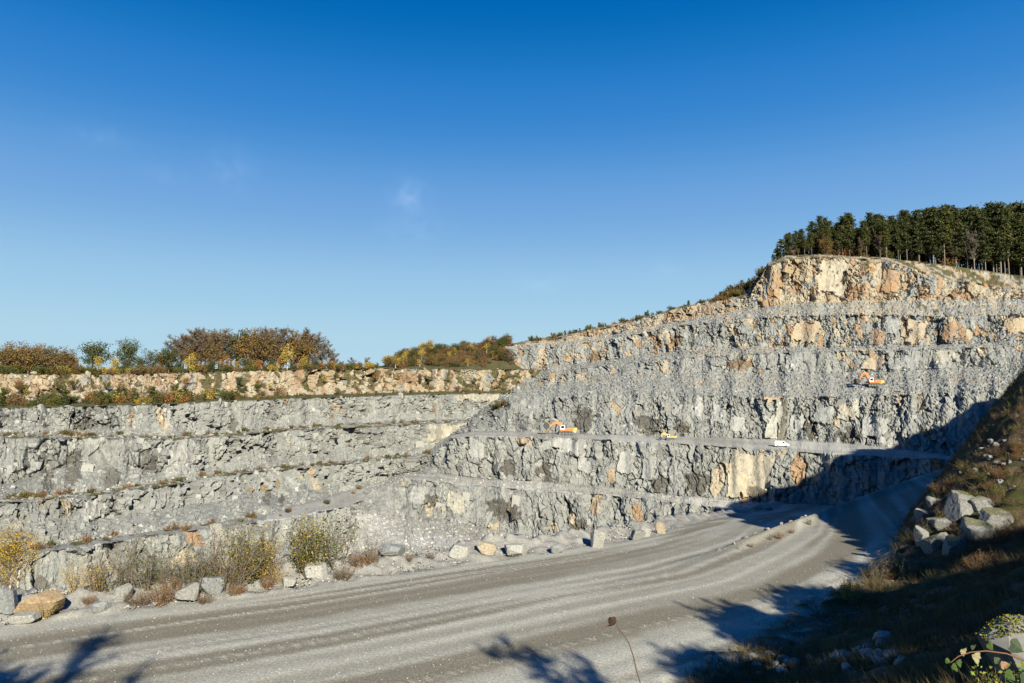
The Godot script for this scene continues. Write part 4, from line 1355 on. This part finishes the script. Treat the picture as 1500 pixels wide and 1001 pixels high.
	for a in [[1300, 850, 798], [1330, 850, 800], [1285, 852, 812], [1350, 845, 806]]:
		var at := march(a[0], a[1])
		plant("bank_shrub", "side_grey", at - Vector3(0, 0.1, 0), from_pixel(a[0], a[2], -at.z).y - at.y, "pale dry shrub in the shade at the foot of the bank", "shrub", "dry shrubs at the foot of the bank", 1.4)
	for k in 260:
		var px := rng.randf_range(1300, 1500)
		var py := rng.randf_range(575, 990)
		if py < 575 + (1500 - px) * 1.15 or py > 850 and px < 1390:
			continue
		var kind: String = ["side_rust", "side_rust", "side_grey", "side_dark"][rng.randi() % 4]
		plant("slope_shrub", kind, march(px, py) - Vector3(0, 0.1, 0), rng.randf_range(0.5, 1.5) * (1.0 if py < 850 else 0.5), {"side_rust": "low russet shrub on the brown slope of the bank", "side_grey": "twiggy grey shrub on the brown slope of the bank", "side_dark": "green shrub on the brown slope of the bank"}[kind], "shrub", "shrubs on the bank")
	# trees beside and behind the camera: only their shade is in the picture
	for a in [[28, -2, 10.0], [34, 4, 9.6], [39, -6, 11.0], [44, 9, 9.6], [50, 1, 11.0], [33, -12, 10.5], [47, -14, 12.0], [24, -10, 9.0], [40, 14, 9.0], [55, 14, 9.5], [60, 3, 11.0], [54, -10, 12.0], [30, 9, 8.0], [14.5, -3, 9.4], [-5, -12, 12.6], [-10, -12, 12.0], [-15, -10, 11.0]]:
		plant("shade_tree", "shade" if a[0] > 16 or a[0] < -6 else "bare", Vector3(a[0], ground(a[0], a[1]) - 0.2, -a[1]), a[2], "tree standing beside the viewpoint above the road", "tree", "trees beside the viewpoint", 0.7 if a[0] < 16 else 0.8)
	# dry grass on the bank
	var tuft := Leaves.new()
	tuft.r.seed = 5
	for k in 26:
		var p := Vector3(tuft.r.randfn() * 0.1, -0.02, tuft.r.randfn() * 0.1)
		var w := tuft.r.randf_range(0.6, 1.2)
		tuft.blade(p, p + Vector3(tuft.r.randfn() * 0.14, tuft.r.randf_range(0.12, 0.4), tuft.r.randfn() * 0.14), 0.008, Color(0.13 * w, 0.098 * w, 0.052 * w))  # blade colour lowered too, to paint the bank's shade deeper
	var at := []
	var tint := PackedColorArray()
	for k in 42000:
		var d := rng.randf_range(6, 110)
		var x := rng.randf_range(-0.2, 0.85) * d
		var y := ground(x, d)
		if g_m < 0.3 or n_mid.get_noise_2d(x * 3.0, d * 3.0) + rng.randf_range(-0.4, 0.4) < -0.05:
			continue
		var s := rng.randf_range(0.7, 2.0)
		at.append(Transform3D(Basis.from_euler(Vector3(0, rng.randf() * 6, 0)) * Basis.from_scale(Vector3(s, s, s)), Vector3(x, y - 0.03, -d)))
		tint.append(vary(Color(1, 1, 1) if rng.randf() < 0.75 else Color(0.6, 0.85, 0.5), 0.3))
	scatter("dry_grass", "dry brown grass tufts on the bank beside the road", null, tuft.mesh(), M.leaf, at, tint)

# ---------------------------------------------------------------- machines
class Solid:
	var v := PackedVector3Array()
	var n := PackedVector3Array()
	func tri(a: Vector3, b: Vector3, c: Vector3, away: Vector3) -> void:
		var k := (c - a).cross(b - a)
		if k.dot(away) < 0.0:
			var q := b
			b = c
			c = q
			k = -k
		k = k.normalized()
		v.append_array([a, b, c])
		n.append_array([k, k, k])
	func prism(poly: Array, z0: float, z1: float) -> void:
		# a side view outline (x, y), convex or star-shaped about its middle, given a thickness in z
		var m := Vector2.ZERO
		for p in poly:
			m += p
		m /= poly.size()
		for k in poly.size():
			var a: Vector2 = poly[k]
			var b: Vector2 = poly[(k + 1) % poly.size()]
			for z in [z0, z1]:
				tri(Vector3(m.x, m.y, z), Vector3(a.x, a.y, z), Vector3(b.x, b.y, z), Vector3(0, 0, z - (z0 + z1) * 0.5))
			var out := Vector3((a.x + b.x) * 0.5 - m.x, (a.y + b.y) * 0.5 - m.y, 0)
			tri(Vector3(a.x, a.y, z0), Vector3(b.x, b.y, z0), Vector3(b.x, b.y, z1), out)
			tri(Vector3(a.x, a.y, z0), Vector3(b.x, b.y, z1), Vector3(a.x, a.y, z1), out)
	func bar(a: Vector2, b: Vector2, wa: float, wb: float, z0: float, z1: float) -> void:
		var s := (b - a).normalized().orthogonal()
		prism([a - s * wa, a + s * wa, b + s * wb, b - s * wb], z0, z1)
	func wheel(x: float, y: float, r: float, z0: float, z1: float) -> void:
		var p := []
		for k in 18:
			p.append(Vector2(x + cos(TAU * k / 18) * r, y + sin(TAU * k / 18) * r))
		prism(p, z0, z1)
	func mesh() -> ArrayMesh:
		var a := []
		a.resize(Mesh.ARRAY_MAX)
		a[Mesh.ARRAY_VERTEX] = v
		a[Mesh.ARRAY_NORMAL] = n
		var m := ArrayMesh.new()
		m.add_surface_from_arrays(Mesh.PRIMITIVE_TRIANGLES, a)
		return m

func excavator(at: Vector3, turn: float, size: float, orange: Material, weight: Material, joints: Array, label: String) -> void:
	# faces -x; joints: boom knee, stick top, stick end, bucket end as (x, y)
	var o := Node3D.new()
	o.name = numbered("excavator")
	add_child(o)
	o.transform = Transform3D(Basis.from_euler(Vector3(0, turn, 0)) * Basis.from_scale(Vector3.ONE * size), at)
	tag(o, label, "excavator", "excavators in the quarry")
	for z in [-1.45, 0.95]:
		var t := Solid.new()
		t.prism([Vector2(-2.5, 0.25), Vector2(-2.2, 0.0), Vector2(2.2, 0.0), Vector2(2.5, 0.25), Vector2(2.5, 0.7), Vector2(2.2, 0.95), Vector2(-2.2, 0.95), Vector2(-2.5, 0.7)], z, z + 0.55)
		var tr := mesh_node("track", t.mesh(), M.black, o)
		var w := Solid.new()
		for x in [-2.0, -1.0, 0.0, 1.0, 2.0]:
			w.wheel(x, 0.45, 0.33, z - 0.02, z + 0.57)
		mesh_node("roller", w.mesh(), M.steel, tr)
	var s := Solid.new()
	s.prism([Vector2(-1.2, 0.5), Vector2(1.2, 0.5), Vector2(0.9, 1.15), Vector2(-0.9, 1.15)], -0.9, 0.9)
	mesh_node("undercarriage", s.mesh(), M.black, o)
	s = Solid.new()
	s.prism([Vector2(-1.9, 1.15), Vector2(2.3, 1.15), Vector2(2.3, 2.05), Vector2(1.9, 2.2), Vector2(-0.4, 2.2), Vector2(-1.9, 1.75)], -1.3, 1.3)
	var body := mesh_node("body", s.mesh(), orange, o)
	s = Solid.new()
	s.prism([Vector2(-1.7, 1.45), Vector2(1.8, 1.45), Vector2(1.8, 1.62), Vector2(-1.7, 1.62)], 1.3, 1.312)
	mesh_node("stripe", s.mesh(), M.black, body)
	s = Solid.new()
	s.prism([Vector2(0.2, 2.2), Vector2(2.2, 2.2), Vector2(2.1, 2.42), Vector2(0.4, 2.42)], -1.1, 1.1)
	mesh_node("engine_cover", s.mesh(), M.slate, o)
	s = Solid.new()
	s.prism([Vector2(2.3, 1.2), Vector2(3.2, 1.25), Vector2(3.45, 1.55), Vector2(3.4, 2.0), Vector2(3.1, 2.25), Vector2(2.3, 2.25)], -1.32, 1.32)
	mesh_node("counterweight", s.mesh(), weight, o)
	s = Solid.new()
	s.prism([Vector2(-1.95, 1.75), Vector2(-0.5, 1.75), Vector2(-0.5, 3.05), Vector2(-1.6, 3.05), Vector2(-1.9, 2.5)], 0.35, 1.32)
	var cab := mesh_node("cab", s.mesh(), M.white_paint, o)
	s = Solid.new()
	s.prism([Vector2(-1.75, 2.05), Vector2(-0.65, 2.05), Vector2(-0.65, 2.9), Vector2(-1.52, 2.9), Vector2(-1.75, 2.5)], 1.32, 1.335)
	mesh_node("window", s.mesh(), M.glass, cab)
	var hip := Vector2(-1.2, 1.7)
	s = Solid.new()
	s.bar(hip, joints[0], 0.32, 0.5, -0.35, 0.25)
	s.bar(joints[0], joints[1], 0.5, 0.28, -0.352, 0.252)
	mesh_node("boom", s.mesh(), orange, o)
	s = Solid.new()
	s.bar(hip + Vector2(-0.3, -0.1), (joints[0] + hip) * 0.5 + Vector2(-0.5, 0.0), 0.12, 0.1, 0.27, 0.42)
	mesh_node("boom_cylinder", s.mesh(), M.steel, o)
	s = Solid.new()
	s.bar(joints[1], joints[2], 0.34, 0.2, -0.3, 0.2)
	mesh_node("stick", s.mesh(), orange, o)
	s = Solid.new()
	var e: Vector2 = joints[2]
	var f: Vector2 = joints[3]
	var side := (f - e).orthogonal() * 0.95
	s.prism([e, e.lerp(f, 0.5) - side * 0.35, f, f + side * 0.55, e.lerp(f, 0.45) + side, e + side * 0.6], -0.95, 0.85)
	mesh_node("bucket", s.mesh(), M.black, o)

func build_machines() -> void:
	var a := on_sheet("right", 4, 0.62, 829)
	excavator(a + Vector3(0, 0.05, 0), 0.05, 1.22, M.orange, M.yellow, [Vector2(-2.2, 4.0), Vector2(-4.0, 3.6), Vector2(-5.2, 2.5), Vector2(-6.9, 2.1)], "orange excavator with a black bucket raised beside the foot of the rock wall")
	a = on_sheet("right", 4, 0.45, 982)
	excavator(a + Vector3(0, 0.05, 0), 0.0, 0.66, M.yellow, M.yellow, [Vector2(-2.6, 3.3), Vector2(-4.6, 3.4), Vector2(-4.7, 1.4), Vector2(-4.8, 0.05)], "small yellow excavator with its arm lowered at the edge of the terrace road")
	a = on_sheet("right", 6, 0.34, 1279)
	excavator(a + Vector3(0, 0.35, 0), 0.1, 1.12, M.orange, M.yellow, [Vector2(-2.3, 4.6), Vector2(-3.7, 4.7), Vector2(-5.0, 2.4), Vector2(-5.7, 1.0)], "large orange excavator with a white cab working on the rubble slope")
	# the delivery van, facing right
	var o := Node3D.new()
	o.name = numbered("van")
	add_child(o)
	o.position = on_sheet("right", 4, 0.3, 1145) + Vector3(0, 0.03, 0)
	o.rotation.y = -0.15
	tag(o, "small white delivery van parked on the terrace road", "van")
	var s := Solid.new()
	s.prism([Vector2(-2.3, 0.35), Vector2(2.3, 0.35), Vector2(2.35, 0.95), Vector2(1.5, 1.2), Vector2(0.75, 1.95), Vector2(-2.2, 2.0), Vector2(-2.35, 1.8)], -0.9, 0.9)
	mesh_node("body", s.mesh(), M.white_paint, o)
	for z in [0.9, -0.912]:
		s = Solid.new()
		s.prism([Vector2(0.1, 1.2), Vector2(1.2, 1.2), Vector2(0.65, 1.8), Vector2(0.1, 1.8)], z, z + 0.012)
		mesh_node("side_window", s.mesh(), M.glass, o)
	s = Solid.new()
	s.bar(Vector2(1.52, 1.25), Vector2(0.84, 1.93), 0.012, 0.012, -0.75, 0.75)
	mesh_node("windscreen", s.mesh(), M.glass, o)
	for x in [-1.45, 1.5]:
		for z in [-0.92, 0.7]:
			s = Solid.new()
			s.wheel(x, 0.33, 0.33, z, z + 0.22)
			var w := mesh_node("wheel", s.mesh(), M.black, o)
			s = Solid.new()
			s.wheel(x, 0.33, 0.18, z - 0.01, z + 0.23)
			mesh_node("rim", s.mesh(), M.steel, w)
	for z in [-0.75, 0.45]:
		s = Solid.new()
		s.prism([Vector2(2.3, 0.68), Vector2(2.37, 0.68), Vector2(2.37, 0.88), Vector2(2.3, 0.88)], z, z + 0.3)
		mesh_node("headlight", s.mesh(), M.steel, o)

# ---------------------------------------------------------------- close to the camera
func leaf_blade(p: Vector3, along: Vector3, across: Vector3, long: float, wide: float) -> ArrayMesh:
	# a pointed oval leaf, folded along its middle rib
	var up := along.cross(across).normalized()
	var v := PackedVector3Array()
	var n := PackedVector3Array()
	var rim := []
	for k in 9:
		var t := k / 8.0
		rim.append([t, sin(pow(t, 0.8) * PI) * 0.5])
	for sgn in [-1.0, 1.0]:
		for k in 8:
			var a0: Vector3 = p + along * long * rim[k][0] + up * long * 0.12 * sin(rim[k][0] * 2.5)
			var a1: Vector3 = p + along * long * rim[k + 1][0] + up * long * 0.12 * sin(rim[k + 1][0] * 2.5)
			var b0: Vector3 = a0 + across * wide * rim[k][1] * sgn * (1.0 + 0.12 * sin(k * 2.7)) + up * wide * (0.5 * rim[k][1] + 0.06 * sin(k * 1.9 + sgn))
			var b1: Vector3 = a1 + across * wide * rim[k + 1][1] * sgn * (1.0 + 0.12 * sin((k + 1) * 2.7)) + up * wide * (0.5 * rim[k + 1][1] + 0.06 * sin((k + 1) * 1.9 + sgn))
			for tri in [[a0, b0, a1], [a1, b0, b1]]:
				var q: Vector3 = (tri[1] - tri[0]).cross(tri[2] - tri[0])
				if q.length() < 1e-12:
					continue
				q = q.normalized()
				if q.dot(up) > 0:
					tri = [tri[0], tri[2], tri[1]]
				else:
					q = -q
				v.append_array(tri)
				n.append_array([q, q, q])
	return arr_mesh(v, n, PackedColorArray())

func stem(points: Array, r0: float, r1: float, col: Color) -> ArrayMesh:
	var L := Leaves.new()
	var rad := []
	for k in points.size():
		rad.append(lerpf(r0, r1, float(k) / (points.size() - 1)))
	L.tube(points, rad, 6, col)
	return L.mesh()

func build_close() -> void:
	# a dry flower stalk
	var o := Node3D.new()
	o.name = "dry_stalk"
	add_child(o)
	var head := from_pixel(902, 917, 2.4)
	var foot_x := from_pixel(945, 1001, 2.4).x + 0.05
	var foot := Vector3(foot_x, ground(foot_x, 2.3) - 0.05, -2.3)
	o.position = foot
	tag(o, "withered brown flower head on a thin bent stalk above the road", "plant")
	var pts := []
	for a in [[938, 1001], [933, 985], [928, 962], [921, 942], [911, 926], [903, 917]]:
		pts.append(from_pixel(a[0], a[1], 2.4) - foot)
	pts.push_front(Vector3(0, 0, 0))
	mesh_node("stalk", stem(pts, 0.0026, 0.0016, Color(0.085, 0.055, 0.04)), M.bark, o)
	var hd := mesh_node("flower_head", stone_mesh(77, 2, Vector3(0.036, 0.036, 0.036), 16, 0.22), M.withered, o)
	hd.position = head - foot + Vector3(-0.012, 0.002, 0)
	var bend := mesh_node("withered_leaf", leaf_blade(Vector3.ZERO, Vector3(-0.95, -0.3, 0.1).normalized(), Vector3(0.1, 0.2, 1).normalized(), 0.045, 0.014), M.rust_leaf, o)
	bend.position = head - foot + Vector3(-0.008, -0.001, 0)
	# a branch with round leaves reaching in from the right
	o = Node3D.new()
	o.name = "leafy_branch"
	add_child(o)
	var root := Vector3(2.1, ground(2.1, 2.2) - 0.05, -2.2)
	o.position = root
	tag(o, "reddish twig with round green and cream leaves reaching over the shaded bank", "plant")
	pts = [Vector3.ZERO]
	for a in [[1540, 985, 2.2], [1510, 972, 2.2], [1475, 958, 2.2], [1445, 954, 2.2], [1422, 956, 2.2], [1404, 962, 2.2], [1393, 971, 2.2]]:
		pts.append(from_pixel(a[0], a[1], a[2]) - root)
	mesh_node("twig", stem(pts, 0.0034, 0.0011, Color(0.12, 0.055, 0.035)), M.bark, o)
	for a in [[1412, 962, 0.3, 1.0, 0.026, "cream"], [1436, 956, -0.35, -1.0, 0.036, "cream"], [1408, 966, -0.2, -1.0, 0.024, "green"], [1393, 971, -0.8, 0.5, 0.02, "green"], [1399, 971, 0.2, -1.0, 0.026, "green"], [1455, 953, -0.3, 1.0, 0.03, "green"], [1478, 972, -0.6, -0.35, 0.03, "rust"], [1425, 953, 0.2, 0.5, 0.02, "dull"], [1500, 955, -0.7, 0.6, 0.055, "dull"], [1478, 980, 0.3, -0.8, 0.035, "green"], [1496, 985, 0.3, -0.3, 0.045, "dull"], [1466, 965, -0.6, -0.4, 0.025, "dull"]]:
		var mat: Material = {"cream": M.cream_leaf, "green": M.green_leaf, "rust": M.rust_leaf, "dull": M.dull_leaf}[a[5]]
		var along := Vector3(a[2], a[3], 0.25).normalized()
		var across := along.cross(Vector3(0.25, 0.1, 1)).normalized()
		var lf := mesh_node("leaf", leaf_blade(Vector3.ZERO, along, across, a[4], a[4] * 0.8), mat, o)
		lf.position = from_pixel(a[0], a[1], 2.2) - root
	# low sprigs under the branch
	o = Node3D.new()
	o.name = "green_sprig"
	add_child(o)
	root = Vector3(1.75, ground(1.75, 2.5) - 0.05, -2.5)
	o.position = root
	tag(o, "small bright green sprigs below the reddish twig", "plant")
	var L := Leaves.new()
	L.r.seed = 9
	for k in 150:
		var p := from_pixel(L.r.randf_range(1425, 1530), 1001 - 30 * pow(L.r.randf(), 1.5), L.r.randf_range(2.3, 2.7)) - root
		L.leaf(p, L.r.randf_range(0.004, 0.009), shade_of([Color(0.12, 0.18, 0.03), Color(0.2, 0.2, 0.04), Color(0.06, 0.1, 0.03)], L.r))
	mesh_node("foliage", L.mesh(), M.leaf, o)
	L = Leaves.new()
	L.r.seed = 10
	for k in 16:
		var q := from_pixel(L.r.randf_range(1430, 1525), L.r.randf_range(975, 1000), L.r.randf_range(2.35, 2.65)) - root
		L.tube([Vector3(q.x * 0.4, -0.02, q.z * 0.5), q], [0.003, 0.001], 4, Color(0.1, 0.08, 0.04))
	mesh_node("stems", L.mesh(), M.bark, o)
	# the mossy rock at the right edge
	var rock := mesh_node("mossy_rock", stone_mesh(88, 2, Vector3(0.9, 0.62, 0.75), 10, 0.0), M.greys[1])
	var rp := from_pixel(1546, 950, 4.2)
	rock.position = Vector3(rp.x, from_pixel(1500, 913, 4.2).y - 0.44, rp.z)
	tag(rock, "grey rock with a bright moss cap at the edge of the shaded bank", "rock")
	moss_on(rock, 0.6)
